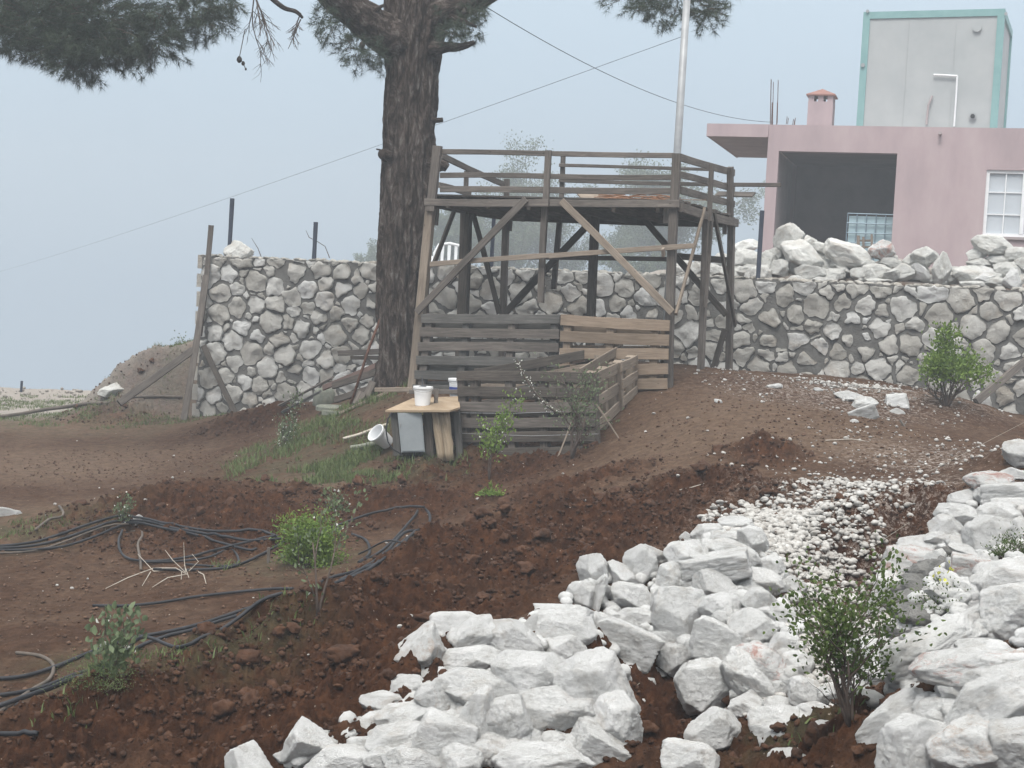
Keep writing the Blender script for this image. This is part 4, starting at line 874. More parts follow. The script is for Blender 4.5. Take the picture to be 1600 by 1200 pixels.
# hoses round the table
def groundpipe(label, pts, r=.012, m_=None, lift=.6, cat="pipe", group=None, sub=5, zoff=0, name="irrigation_pipe", nomesh=False):
    W = [G(*p[:2], fn=shape_h) + np.array([0, 0, (p[2] if len(p) > 2 else 0)]) for p in pts]; out = []
    for i_ in range(len(W) - 1):
        p0, p1, p2, p3 = W[max(i_ - 1, 0)], W[i_], W[i_ + 1], W[min(i_ + 2, len(W) - 1)]
        for k in range(sub):
            t = k / sub; out.append(.5 * ((2 * p1) + (-p0 + p2) * t + (2 * p0 - 5 * p1 + 4 * p2 - p3) * t * t + (-p0 + 3 * p1 - 3 * p2 + p3) * t ** 3))
    out.append(W[-1]); out = np.array(out); ex = np.interp(np.linspace(0, len(W) - 1, len(out)), range(len(W)), [p[2] if len(p) > 2 else 0 for p in pts])
    gz = terrain(out[:, 0], out[:, 1]); g1 = np.pad(gz, 2, mode='edge'); g1 = np.max([g1[k:k + len(gz)] for k in range(5)], 0); K_ = min(9, len(gz) // 2 * 2 - 1); gs = np.convolve(np.pad(g1, K_ // 2, mode='edge'), np.ones(K_) / K_, 'valid'); out[:, 2] = np.maximum(gs + r * .6, gz + r * .2) + ex
    return single(MB().tube(list(out), r, 9), name, m_ or M_pipe, label, cat, group, smooth=True)
mb = MB(); hp = [(612, 645), (606, 655), (603, 672), (606, 690), (614, 702), (628, 710)]; single(mb.tube([TPf(x, y, .12) for x, y in hp], .008, 7), "hose", M_pipe, "thin black hose looping down the left end of the work table", "hose", smooth=True)
groundpipe("brown curved root-like pipe end on the grass left of the tipped bucket", [(536, 692), (565, 683), (592, 672), (606, 664)], .018, M_paletwig, name="dead_branch", cat="branch")
groundpipe("thick grey branch on the grass below the tipped bucket", [(548, 706), (570, 702), (592, 696), (604, 690, .03)], .03, M_greenstone, name="dead_branch", cat="branch")
# plank behind the bucket
single(MB().board(P(586, 609, 17.2), P(645, 609, 17.0), .05, .03, (0, -1, 0)), "grey_plank", MW_light, "pale grey plank resting level behind the table and in front of the pine trunk", "plank")
single(MB().board(P(640, 612, 17.0), P(716, 612, 16.8), .05, .03, (0, -1, 0)), "grey_plank", MW_grey, "grey plank resting level between the white bucket and the blue banded tub", "plank")
single(MB().tube([P(722, 610, 17.2), P(775, 606, 17.2)], .05, 12), "green_drum", M_greenstone, "dull green cylindrical canister lying behind the pallet pen's left end", "canister")

# ================================================================== props against the wall's left end and timber pile
def bw(name, label, x0, y0, D0, x1, y1, D1, w, t=.03, m_=None, cat="timber", n_=(0, -1, 0), group=None):
    return single(MB().board(P(x0, y0, D0), P(x1, y1, D1), w * (D0 + D1) / 2 / F, t, n_), name, m_ or MW_grey, label, cat, group)
bw("leaning_board", "tall grey board leaning against the left end of the stone wall, upper one", 330, 352, 22.9, 312, 525, 22.8, 8)
bw("leaning_board", "grey board standing against the left end of the stone wall, lower one reaching the soil", 322, 430, 22.85, 287, 656, 22.5, 10)
bw("prop_timber", "thick prop running down left from the wall's end to the soil heap", 301, 547, 22.7, 186, 630, 22.0, 11, .08, MW_grey)
bw("prop_timber", "dark plank slanting down right across the left end of the stone wall", 318, 540, 22.75, 371, 652, 22.3, 9, .03, MW_dark)
bw("long_plank", "long grey plank sloping from the wall foot up to the timber pile, upper one", 382, 662, 21.9, 520, 590, 20.6, 7, .03, MW_grey, n_=(0, -.6, 1))
bw("long_plank", "long pale plank beside the sloping one at the foot of the wall", 398, 666, 21.5, 500, 612, 20.4, 6, .03, MW_slate, n_=(0, -.6, 1))
bw("long_plank", "reddish brown plank at the top of the timber pile left of the pine", 505, 606, 20.4, 600, 566, 19.8, 9, .03, pmat("reddish_plank", [(.3, (.08, .05, .042)), (.7, (.15, .10, .085))], 8), n_=(0, -1, .5))
bw("long_plank", "grey plank in the middle of the timber pile left of the pine", 520, 603, 20.2, 605, 577, 19.7, 11, .04, MW_dark, n_=(0, -1, .3))
bw("long_plank", "level grey board against the wall just left of the pine, upper one", 528, 552, 21.2, 600, 549, 21.0, 9, .03, MW_grey)
bw("long_plank", "level dark board against the wall just left of the pine, lower one", 548, 559, 21.1, 600, 559, 20.9, 6, .03, MW_dark)
bw("long_plank", "dark plank at the bottom of the timber pile", 524, 625, 20.0, 600, 600, 19.5, 10, .05, MW_dark, n_=(0, -1, .3))
bw("weathered_post", "short ridged grey post leaning in the timber pile, nearest the trunk", 582, 598, 19.2, 566, 633, 19.0, 11, .08, MW_grey)
bw("weathered_post", "short ridged grey post leaning in the timber pile, left of its twin", 566, 614, 19.0, 556, 634, 18.9, 13, .08, MW_grey)
bw("pale_stake", "thin pale stake lying from the timber pile to the pine's foot", 530, 646, 18.3, 612, 610, 18.6, 4, .02, MW_light)
bw("concrete_strip", "short pale ribbed concrete strip on the grass under the timber pile", 504, 645, 18.6, 536, 646, 18.5, 7, .05, M_greenstone)
single(MB().tube([P(595, 497, 19.3), P(578, 540, 19.2), P(548, 632, 19.0)], .018, 8), "rusty_bar", M_rust, "long rusty iron bar leaning against the pine's left side", "bar", smooth=True)
mb = revolve([(.001, .0), (.15, .0), (.17, .02), (.165, .12), (.155, .22), (.12, .27), (.05, .285), (.001, .285)], G(505, 634) + np.array([0, .1, -.03]), 14); single(mb, "concrete_block", M_greenstone, "rounded mossy concrete block at the left end of the timber pile", "block", smooth=True)
mb = revolve([(.001, .0), (.24, .0), (.24, .05), (.22, .07), (.001, .07)], G(520, 640) + np.array([0, .05, -.02]), 12); single(mb, "stone_slab", M_greenstone, "flat dark green slab under the mossy concrete block", "slab")
bw("stone_prop", "thick grey timber leaning against the stone wall at the right edge of the picture", 1612, 556, 19.2, 1525, 628, 18.6, 11, .07, MW_grey)
bw("buried_stick", "thin dark stick lying on the path right of the platform", 1278, 606, 17.3, 1222, 628, 16.2, 3, .02, MW_dark)
bw("buried_stick", "thin dark stick stuck in the soil below the loose white stones", 1407, 657, 15, 1428, 690, 14.2, 3, .02, MW_dark)
# steel fence posts on the wall, twigs
def spost(label, x0, y0, x1, y1, back=.2, w=5.5, m_=None):
    a = WP(x1, y1, -back); a[2] = TOPZ(0) - .3; b = WP(x0, y0, -back); return single(MB().board(a, b, w * a[1] / F, .05, nW, bow=0), "steel_post", m_ or M_steel, label, "post", "steel posts set in the wall top")
spost("dark steel post on the wall beside the single grey boulder at its left end", 363, 310, 357, 410); spost("short dark steel post on the wall midway between the left end and the pine", 493.5, 347, 490, 415)
spost("thin steel post on the wall seen under the platform deck", 772, 336, 767, 425, w=5); spost("blue-black steel post on the wall top in front of the pink house", 1191, 329, 1184, 440, w=6.5)
def twig(label, pts, back=.25, r=.006): single(MB().tube([WP(x, y, -back) for x, y in pts], [r * 1.2] + [r] * (len(pts) - 2) + [r * .5], 5), "bare_shoot", M_twig, label, "twig")
twig("bare thin shoot rising from the wall top between the two left posts", [(408, 401), (403, 388), (393, 372)]); twig("bare curved shoot behind the short steel post on the wall", [(515, 403), (508, 385), (497, 378), (483, 371), (478, 360)])
# ================================================================== plastic chair behind the wall
ch = P(700, 425, 24.2); CH = empty("plastic_chair", (ch[0], ch[1], 2.2), "white plastic garden chair standing behind the stone wall under the platform", "chair")
cx, cy, cz = ch[0], ch[1], 2.2
MB().tube([(cx - .22, cy, cz + .42), (cx - .24, cy + .04, cz + .72), (cx - .17, cy + .06, cz + .86), (cx, cy + .07, cz + .89), (cx + .17, cy + .06, cz + .86), (cx + .24, cy + .04, cz + .72), (cx + .22, cy, cz + .42)], .024, 8).build("back_frame", M_white, CH, smooth=True)
mb = MB()
for k in range(3): x_ = cx - .11 + k * .11; mb.board((x_, cy + .01, cz + .44), (x_, cy + .06, cz + .86), .05, .012, (0, -1, 0))
mb.build("back_slats", M_white, CH)
MB().box((cx, cy - .2, cz + .42), .46, .44, .025).build("seat", M_white, CH)
for sx in (-1, 1):
    for sy in (0, 1): MB().tube([(cx + sx * .2, cy - .4 * sy, cz + .42), (cx + sx * .24, cy - .42 * sy + .02, cz)], .02, 7).build("leg", M_white, CH)
    MB().tube([(cx + sx * .24, cy + .02, cz + .62), (cx + sx * .27, cy - .2, cz + .65), (cx + sx * .25, cy - .4, cz + .6), (cx + sx * .22, cy - .4, cz + .42)], .02, 7).build("armrest", M_white, CH, smooth=True)

# ================================================================== utility pole and cables
pb = FPn(1036, 590, -.13); ptp = FPn(1077, -60, -.13); PO = empty("utility_pole", (pb[0], pb[1], pb[2]), "slim galvanised steel pole rising behind the platform's front right post", "pole")
MB().tube([pb - (0, 0, .3), (pb + ptp) / 2, ptp], [.045, .044, .04], 14).build("shaft", M_galv, PO, smooth=True)
mb = MB(); mb.tube([FPn(1068, 60, -.10), FPn(1062, 150, -.10), FPn(1058, 235, -.10)], .008, 6).build("cable_run", M_white, PO)
pe = FPn(1071, 50, -.16)
def cable(label, a, b, sag, r, m_=M_wire): ts = np.linspace(0, 1, 30); single(MB().tube([np.array(a) * (1 - t) + np.array(b) * t - np.array([0, 0, sag * 4 * t * (1 - t)]) for t in ts], r, 5), "overhead_cable", m_, label, "cable", smooth=True)
cable("overhead cable sagging from the pine's right limb to the pink house", P(752, 6, 19.5), P(1208, 191, 34), .35, .0055)
cable("thin overhead cable running from the pole leftwards behind the pine into the fog", P(1066, 57, 17), P(-60, 440, 75), .2, .003)
# string lines over the building site
single(MB().tube([P(990, 1075, 6.9), P(1100, 985, 8), P(1330, 800, 10.5), P(1600, 660, 14)], .0012, 4), "string_line", M_string, "taut mason's string stretched over the front rock heap towards the right", "string")
single(MB().tube([P(1340, 870, 9), P(1445, 800, 10.6), P(1620, 690, 13)], .0012, 4), "string_line", M_string, "short mason's string over the trench beside the right hand rocks", "string")
# ================================================================== irrigation pipes on the field
gp = "black irrigation pipes lying on the field"
PIPES = [
 ("black pipe along the upper left of the field, topmost of the bundle", [(-20,858),(60,852),(130,838),(190,822),(225,821),(270,834),(330,849),(400,848),(440,850)], .017),
 ("black pipe in the upper left bundle, second from the top", [(-20,861),(70,857),(140,843),(195,826),(240,826),(290,846),(345,858),(390,862),(440,852)], .017),
 ("black pipe in the upper left bundle, lowest one", [(-20,866),(80,862),(150,848),(205,825),(260,838),(320,858),(380,868),(400,866)], .016),
 ("thin dusty pipe below the upper left bundle", [(-20,868),(50,865),(110,852),(160,838),(200,828)], .013),
 ("black pipe loop bulging left of the white dead twigs", [(205,829),(190,845),(185,860),(195,874),(220,882),(270,882),(330,872),(390,862),(430,853)], .015),
 ("dusty pipe end curving down beside the white marker stone", [(205,826),(218,830),(222,845),(215,860),(219,880),(220,893)], .015),
 ("black pipe under the white dead twigs, lower one", [(225,884),(270,884),(320,880),(360,866),(372,882),(340,888),(290,888)], .013),
 ("black pipe sweeping from the dead twigs up right past the sapling to the far coil", [(240,896),(300,896),(350,892),(385,884),(430,862),(470,845),(520,830),(580,815),(640,808),(662,810)], .016),
 ("black pipe in the coil right of the sapling, outer loop", [(655,808),(670,812),(668,828),(640,848),(600,875),(560,905),(530,920)], .017),
 ("black pipe in the coil right of the sapling, inner loop", [(550,838),(572,848),(577,868),(560,882),(590,868),(625,840),(652,812)], .016),
 ("black pipe in the coil right of the sapling, reaching furthest right", [(683,828),(660,832),(630,848),(590,885),(555,912),(525,922),(500,930)], .018),
 ("black pipe of the coil, lowest strand towards the sapling's foot", [(680,831),(650,842),(610,872),(565,900),(520,912),(490,922),(470,935)], .016),
 ("short straight black pipe crossing the coil", [(560,875),(600,874),(645,873)], .010),
 ("lone black pipe across the middle of the field", [(145,949),(200,949),(250,947),(310,938),(370,930),(420,925),(458,921)], .015),
 ("long black pipe crossing the lower left field, upper of the parallel pair", [(-20,1064),(40,1058),(90,1045),(150,1022),(210,1002),(250,995),(310,982),(380,958),(430,944),(458,936)], .017),
 ("long black pipe crossing the lower left field, lower of the parallel pair", [(-20,1094),(60,1080),(120,1058),(170,1042),(210,1018),(260,998),(300,990),(360,970),(410,955),(440,945)], .016),
 ("black pipe emerging near the small lower sapling and running up right", [(60,1102),(110,1082),(150,1060),(180,1036),(220,1030),(280,1026),(320,1015),(360,995),(400,980),(440,970)], .015),
 ("thick black pipe at the lower left edge by the lower sapling", [(-20,1114),(40,1106),(100,1100),(150,1092),(200,1088)], .02),
 ("short black pipe end in the bottom left corner", [(-20,1180),(20,1177),(58,1173)], .017),
 ("short stub of pipe sticking out at the left edge", [(25,1114),(32,1122),(42,1130)], .02),
]
for lb, pts, r_ in PIPES: groundpipe(lb, pts, r_ * .68, M_pipe if not lb.startswith(("thin dusty", "dusty")) else M_pipeold, group=gp)
groundpipe("dusty thin pipe curling at the left edge below the parallel pipes", [(25,1025),(60,1030),(82,1042),(78,1062),(50,1080),(10,1108),(-10,1122)], .011, M_pipeold)
groundpipe("old half buried pipe along the upper left field edge", [(0,654),(60,650),(120,644),(170,640)], .03, M_pipeold)
groundpipe("old dark pipe lying left of the wall's foot", [(205,633),(240,628),(285,623)], .025, M_pipeold)
groundpipe("dusty hose arc on the soil above the upper left pipe bundle", [(55,842),(75,822),(98,816),(92,800)], .012, M_pipeold)
# dead white twigs
mb = MB(); c0 = G(288, 900)
def tw(pts, r=.004, mb_=None): mb_.tube([(G(x, y) if z < .045 else P(x, y, G(pts[0][0], pts[0][1])[1] + random.uniform(-.05, .05))) + np.array([0, 0, .012]) for x, y, z in pts], [r] * (len(pts) - 1) + [r * .5], 5)
for pts in ([(290,897,.02),(288,880,.12),(287,850,.28)],[(290,897,.02),(270,878,.12),(258,862,.2)],[(292,900,.02),(275,890,.05),(240,890,.03),(200,905,.01),(165,922,.0)],[(290,900,.02),(262,905,.04),(238,920,.01)],[(295,895,.03),(310,880,.1),(300,868,.16)],[(285,892,.03),(240,895,.03),(215,868,.1)],[(298,890,.03),(318,900,.04),(322,915,.01)],[(284,892,.02),(283,908,.02)],[(288,885,.1),(295,905,.02)],[(235,896,.03),(222,918,.01)]): tw(pts, .0035, mb)
single(mb, "dead_twigs", M_paletwig, "bleached dead twigs on the pipes in the left field", "twigs")
for lb, pts, r_ in (("thin dry root on the soil at the top of the dug bank", [(1062,768,.0),(1080,764,.02),(1100,758,.0)], .004), ("thin curved straw standing in the dug soil left of the rocks", [(890,795,.0),(903,805,.1),(910,825,.0)], .003), ("thin dry stalk reaching from the soil to the heap's upper left rock", [(870,880,.0),(885,882,.08),(906,898,.02)], .004), ("thin pale root on soil near the broken white stones", [(1290,690,.0),(1330,688,.01),(1358,692,.0)], .004)):
    mb = MB(); tw(pts, r_, mb); single(mb, "dry_root", M_paletwig, lb, "root")

# ================================================================== plants
def leaves_np(name, pts, dirs, ln, wd, mat, parent, fold=.3, jit=.5):
    M = len(pts); pts = np.array(pts); d = np.array(dirs) + rng.normal(size=(M, 3)) * jit; d /= np.linalg.norm(d, axis=1)[:, None]
    s_ = np.cross(d, rng.normal(size=(M, 3))); s_ /= np.linalg.norm(s_, axis=1)[:, None]; n_ = np.cross(d, s_)
    l = ln * rng.uniform(.6, 1.15, M)[:, None]; w = wd * rng.uniform(.7, 1.15, M)[:, None]
    v = np.stack([pts, pts + d * l * .35 + s_ * w / 2 + n_ * w * fold, pts + d * l * .78 + s_ * w * .33 + n_ * w * fold * .6, pts + d * l, pts + d * l * .78 - s_ * w * .33 + n_ * w * fold * .6, pts + d * l * .35 - s_ * w / 2 + n_ * w * fold], 1)
    b = (np.arange(M) * 6)[:, None]; f = np.concatenate([b + [0, 1, 2, 3], b + [0, 3, 4, 5]])
    return mesh_np(name, v.reshape(-1, 3), f, mat, parent, smooth=False)
def grow(mb, p, d, L_, r_, lev, maxlev, out, spread=.6, seg=4, kids=3, upb=.15, wob=.12):
    pts = [np.array(p)]; d = np.array(d, float)
    for k in range(seg):
        d = d + np.array([random.gauss(0, wob), random.gauss(0, wob), random.gauss(0, wob) + upb * .3]); d /= np.linalg.norm(d); pts.append(pts[-1] + d * L_ / seg)
        if lev >= maxlev - 1: out.append((pts[-1], d.copy())); out.append(((pts[-1] + pts[-2]) / 2, d.copy()))
    mb.tube(pts, [r_ * (1 - .6 * k / seg) for k in range(seg + 1)], 6 if lev < 2 else 4, cap=lev == 0)
    if lev < maxlev:
        for k in range(kids):
            i_ = random.randint(max(1, seg - 3 + (0 if lev else -1)), seg); q = np.array([random.gauss(0, 1), random.gauss(0, 1), random.gauss(0, .6)]); q -= d * (q @ d) * .5; q /= np.linalg.norm(q)
            dd = d * (1 - spread) + q * spread + np.array([0, 0, upb]); dd /= np.linalg.norm(dd)
            grow(mb, pts[i_], dd, L_ * random.uniform(.45, .75), r_ * .5, lev + 1, maxlev, out, spread, max(3, seg - 1), kids, upb, wob)
def plant(name, label, cat, base, stems, nleaf, ln, wd, mat, r0=.008, spread=.55, maxlev=2, kids=3, seed=0, jitpos=.03, keep=None, wood_=None, group=None, flowers=0, seg=4):
    random.seed(seed); E = empty(name, base, label, cat, group); mb = MB(); out = []
    for (dx, dy, dz) in stems:
        L_ = math.sqrt(dx * dx + dy * dy + dz * dz); grow(mb, base - np.array([0, 0, .03]), np.array([dx, dy, dz]) / L_, L_ * .62, r0, 0, maxlev, out, spread, seg, kids)
    mb.build("stem", wood_ or M_twig, E, smooth=True)
    P_ = np.array([o[0] for o in out]); Dn = np.array([o[1] for o in out])
    if keep is not None: k_ = keep(P_ - base); P_, Dn = P_[k_], Dn[k_]
    idx = rng.integers(0, len(P_), nleaf); pp = P_[idx] + rng.normal(size=(nleaf, 3)) * jitpos
    pp[:, 2] = np.maximum(pp[:, 2], base[2] + .015)
    leaves_np("foliage", pp, Dn[idx] + np.array([0, 0, .1]), ln, wd, mat, E)
    if flowers: idx = rng.integers(0, len(P_), flowers); leaves_np("blossoms", P_[idx] + rng.normal(size=(flowers, 3)) * jitpos, Dn[idx], ln * .6, ln * .5, M_flower, E)
    return E
# foreground shrub in the trench
b = G(1328, 1125)
plant("garden_shrub", "small-leaved dark green shrub growing from the trench between the two rock heaps", "shrub", b, [(-.11, .0, .50), (-.08, .05, .52), (-.04, .0, .52), (-.17, .1, .42), (-.06, .1, .48), (.05, -.03, .30), (-.10, -.06, .42)], 2200, .020, .013, M_leafB, .008, .5, 3, 3, seed=4, jitpos=.028, keep=lambda p: p[:, 2] > .16)
WD_ = plant("weed", "low weed with yellow flowers on the cement between the right hand rocks", "weed", G(1470, 955), [(.1, .1, .1), (-.1, .0, .1), (.15, .0, .08), (0, .1, .15)], 900, .014, .008, M_leafB, .003, .8, 2, 4, seed=6, jitpos=.035)
qf = G(1473, 945) + np.array([0, 0, .12]); leaves_np("blossoms", qf + rng.normal(size=(14, 3)) * .03, np.tile([0, 0, 1.0], (14, 1)), .02, .016, M_yellow, WD_)
plant("weed", "green weed tuft in the gap under the right hand rocks near the edge", "weed", G(1585, 872), [(-.1, .0, .1), (.1, .0, .1), (.0, .0, .14), (-.18, 0, .05)], 700, .018, .006, M_leafB, .003, .8, 2, 4, seed=7, jitpos=.03)
# sapling at upper right
b = G(1478, 634); plant("young_tree", "young green fruit tree on a soil mound in front of the stone wall at right", "tree", b, [(.0, 0, .42), (.20, .05, .42), (-.14, .0, .38), (.08, -.1, .66), (.32, .05, .34), (-.2, .05, .24), (.32, 0, .46)], 3000, .046, .026, M_leafA, .016, .5, 2, 4, seed=12, jitpos=.07, keep=lambda p: p[:, 2] > .36)
# tree by the pen with stakes
b = G(893, 716); plant("young_tree", "thin staked sapling with small leaves in front of the pallet pen's right corner", "tree", b, [(.0, 0, .75), (.12, .05, .95), (-.06, 0, .9), (.1, 0, .8)], 800, .030, .018, M_leafC, .014, .5, 2, 4, seed=15, jitpos=.06, keep=lambda p: p[:, 2] > .3)
for lb, x0, y0, x1, y1, D0, w in (("dark stake leaning right beside the staked sapling, inner one", 889, 722, 912, 655, 15.1, 5), ("dark stake crossing the inner one beside the staked sapling", 897, 722, 906, 650, 15.0, 4), ("thin pale stake leaning left from the sapling into the soil bank", 972, 693, 932, 632, 14.9, 2.6), ("thin reddish stake leaning right, left of the sapling", 867, 726, 893, 660, 15.0, 2.6)):
    bw("tree_stake", lb, x0, y0, D0, x1, y1, D0 + .15, w, .025, MW_dark if "dark" in lb else MW_light, cat="stake", group="stakes round the sapling by the pallet pen")
mb = MB(); pts = [P(870, 645, 15.2), P(855, 635, 15.15), P(835, 612, 15.1), P(820, 590, 15.1), P(808, 562, 15.1)]; mb.tube(pts, [.014, .012, .01, .008, .005], 6)
WS = empty("blossoming_branch", pts[0], "blossoming whitish branch reaching up left across the pallet pen", "branch"); mb.build("stem", M_twig, WS)
pp = np.concatenate([np.linspace(pts[i_], pts[i_ + 1], 22) for i_ in range(4)]); leaves_np("blossoms", pp + rng.normal(size=pp.shape) * .018, np.tile([0, -.3, .5], (len(pp), 1)), .022, .014, M_flower, WS, jit=.8); leaves_np("foliage", pp + rng.normal(size=pp.shape) * .02, np.tile([0, -.3, .5], (len(pp), 1)), .02, .012, M_leafC, WS, jit=.8)
# flowering slim saplings
b = G(764, 748); plant("slim_sapling", "slim flowering sapling standing in dug soil in front of the pallet pen", "sapling", b, [(.0, 0, .62), (.06, 0, .78), (-.05, 0, .55)], 650, .036, .02, M_leafA, .006, .25, 2, 3, seed=21, jitpos=.05, keep=lambda p: p[:, 2] > .25, flowers=30)
plant("leaf_tuft", "small fresh green leaf tuft on the soil below the slim flowering sapling", "weed", G(768, 775), [(0, 0, .12), (.06, 0, .08), (-.06, 0, .08)], 160, .04, .018, M_leafA, .003, .6, 1, 3, seed=22, jitpos=.035)
b = G(441, 700); plant("slim_sapling", "pale flowering sapling at the grassy bank right of the sloping planks", "sapling", b, [(.0, 0, .45), (.05, 0, .55), (-.06, 0, .4)], 420, .036, .022, M_leafC, .006, .3, 2, 3, seed=23, jitpos=.05, flowers=70)
b = G(191, 816); plant("slim_sapling", "tiny greyish sapling beside the upper left pipe bundle", "sapling", b, [(-.03, 0, .28), (.02, 0, .2), (-.06, 0, .24)], 170, .03, .018, M_leafC, .004, .3, 1, 3, seed=24, jitpos=.03, flowers=14)
b = G(172, 1056); plant("slim_sapling", "young sapling with broad leaves among the lower left pipes", "sapling", b, [(-.06, 0, .36), (-.03, .0, .42), (.04, 0, .28)], 210, .045, .032, M_leafC, .005, .35, 1, 3, seed=25, jitpos=.035, flowers=10)
plant("low_weeds", "feathery light green weeds round the lower left sapling's foot", "weed", G(160, 1075), [(-.1, 0, .12), (.1, 0, .15), (0, 0, .18), (-.18, .05, .08), (.16, 0, .1)], 1500, .014, .004, M_grass, .002, .7, 2, 4, seed=26, jitpos=.04)
b = G(497, 962); plant("bushy_sapling", "leaning sapling stem rising from the dug soil beside the pipe coil", "sapling", b, [(.02, 0, .68), (.0, 0, .6)], 160, .03, .018, M_leafC, .009, .35, 2, 2, seed=27, jitpos=.03, flowers=10)
plant("bushy_shrub", "bright green bushy weed clump beside the leaning sapling over the pipes", "shrub", G(480, 885), [(-.2, .1, .35), (-.05, .1, .42), (.12, .05, .32), (.25, 0, .25), (.02, 0, .3), (-.12, .05, .35), (.2, -.05, .12), (-.05, .1, .2)], 5200, .03, .012, M_leafA, .005, .65, 3, 3, seed=28, jitpos=.035)
b = G(522, 800); plant("slim_sapling", "faint thin weed growing above the bright green clump", "sapling", b, [(.0, 0, .25), (.08, 0, .2), (-.05, 0, .22)], 260, .03, .012, M_leafC, .003, .5, 2, 3, seed=29, jitpos=.04)
mb = MB().board(G(1118 * 0 + 419, 880), G(419, 880) + np.array([0, 0, .12]), .02, .02, (0, -1, 0)); single(mb, "small_peg", MW_grey, "short wooden peg beside the pipes left of the bright green clump", "peg")
# grass
def grass(name, label, BL_, dens, h0, h1, seed):
    pts = []
    for cx_, cy_, rr in BL_:
        M = int(dens * rr * rr); a = rng.uniform(0, 6.28, M); r_ = rr * np.sqrt(rng.uniform(0, 1, M)); x, y = cx_ + r_ * np.cos(a), cy_ + r_ * np.sin(a)
        k = fbm2(x * 2.6, y * 2.6, 3, seed) > .5; x, y = x[k], y[k]; pts.append(np.stack([x, y, terrain(x, y)], 1))
    pts = np.concatenate(pts); M = len(pts); h = rng.uniform(h0, h1, M); a = rng.uniform(0, 6.28, M); w = .0035 + .003 * rng.uniform(0, 1, M)
    lx, ly = rng.normal(size=M) * .5, rng.normal(size=M) * .5; dx, dy = np.cos(a) * w, np.sin(a) * w
    z = np.zeros(M); v = np.stack([pts + np.stack([dx, dy, z], 1), pts - np.stack([dx, dy, z], 1), pts + np.stack([lx * h * .4 - dx * .6, ly * h * .4 - dy * .6, h * .7], 1), pts + np.stack([lx * h * .4 + dx * .6, ly * h * .4 + dy * .6, h * .7], 1), pts + np.stack([lx * h, ly * h, h], 1)], 1)
    b = (np.arange(M) * 5)[:, None]; f = np.concatenate([b + [0, 1, 2], b + [0, 2, 3], b + [3, 2, 4]]); o = mesh_np(name, v.reshape(-1, 3), f, M_grass, smooth=False); tag(o, label, "grass", kind="stuff")
grass("grass", "thin patchy grass on the bank round the table and the timber pile", blobs([(520,715,1.2),(600,735,.8),(640,728,.5),(480,670,.9),(560,640,.9),(590,612,.8),(540,735,.8),(480,735,.6),(430,715,.6),(660,745,.5)]), 2600, .03, .10, 61)
grass("weed_patches", "short green weeds scattered over the left field, the sapling feet and the trench edge", blobs([(20,830,.5),(500,925,.28),(530,930,.2),(480,965,.15),(340,1010,.3),(250,1020,.3),(30,1180,.1),(1310,1150,.14),(1270,1160,.12),(1340,1120,.08),(60,640,3),(250,640,1.5),(100,1140,.15),(1500,880,.12),(350,888,.15)]), 2300, .015, .06, 62)
# cement bedding between the right hand rocks
def lumpmesh(name, L_, mat, label, cat, kind=None):
    pts = []; fs = []; vs = []
    import bmesh
    bm = bmesh.new(); bmesh.ops.create_icosphere(bm, subdivisions=4, radius=1); bv = np.array([v.co for v in bm.verts]); bf = np.array([[v.index for v in f.verts] for f in bm.faces]); bm.free(); o = 0
    for px, py, r_, fl_ in L_:
        c = hit(px, py, shape_h); q = bv * (1 + .5 * (fbm3(bv * 3.2 + px, 5, 5) - .5) * 1.5)[:, None] * np.array([r_, r_, r_ * fl_]); vs.append(q + c); fs.append(bf + o); o += len(bv)
    return tag(mesh_np(name, np.concatenate(vs), np.concatenate(fs), mat), label, cat, kind=kind)
lumpmesh("cement_bed", [(1430,925,.13,.7),(1412,908,.10,.5),(1450,900,.11,.7),(1472,888,.09,.7),(1440,960,.13,.4),(1415,985,.10,.4),(1480,870,.08,.7),(1420,945,.12,.6)], M_cement, "rough dark grey cement bedding between the right hand rocks", "cement", kind="stuff")
lumpmesh("root_clump", [(1078,650,.14,.7)], M_clod, "dark clump of earth and roots at the edge of the path", "earth clump") if False else None

# ================================================================== big pine
TD = 19.4
def TP(px, py, D=TD): return P(px, py, D)
tb = TP(622, 604); PT = empty("pine_tree", (tb[0], tb[1], terr1(tb[0], tb[1]) - .1), "big old pine with thick fissured bark and dark hanging needle sprays", "tree")
tl = [(630,640,90),(629,605,82),(629,560,77),(629,480,77),(631,400,78),(636,320,79),(640,240,80),(642,160,80),(645,100,81),(649,40,92),(653,-20,98),(660,-140,86),(668,-300,72),(672,-520,50),(674,-700,22)]
ns, nh = 120, 520; cz_ = [TP(x, y) for x, y, w in tl]; rr_ = [w / 2 * TD / F for *_, w in tl]
tt = np.linspace(0, 1, nh); par = np.linspace(0, 1, len(tl)); tz = np.array([c[2] for c in cz_]); hz = np.interp(tt ** 1.1, par, tz)
cxs = np.interp(hz, tz, [c[0] for c in cz_]); cys = np.full(nh, TD); rads = np.interp(hz, tz, rr_)
th = np.linspace(0, 2 * np.pi, ns, endpoint=False); TH, HZ = np.meshgrid(th, hz); RAD = np.repeat(rads[:, None], ns, 1)
ux, uy = np.cos(TH), np.sin(TH); wob = (fbm3(np.stack([ux.ravel() * 1.2, uy.ravel() * 1.2, HZ.ravel() * .5], 1), 3, 3) - .5).reshape(TH.shape)
pl_ = fbm3(np.stack([ux.ravel() * 5.5 + 3, uy.ravel() * 5.5, HZ.ravel() * 1.3], 1), 5, 13).reshape(TH.shape); fis = sstep(.35, .62, pl_)
fine = (fbm3(np.stack([ux.ravel() * 14, uy.ravel() * 14, HZ.ravel() * 7], 1), 3, 23) - .5).reshape(TH.shape)
flare = 1 + .16 * np.exp(-(HZ - tz[0]) / .35) * (.5 + .5 * np.cos(TH * 5 + 1))
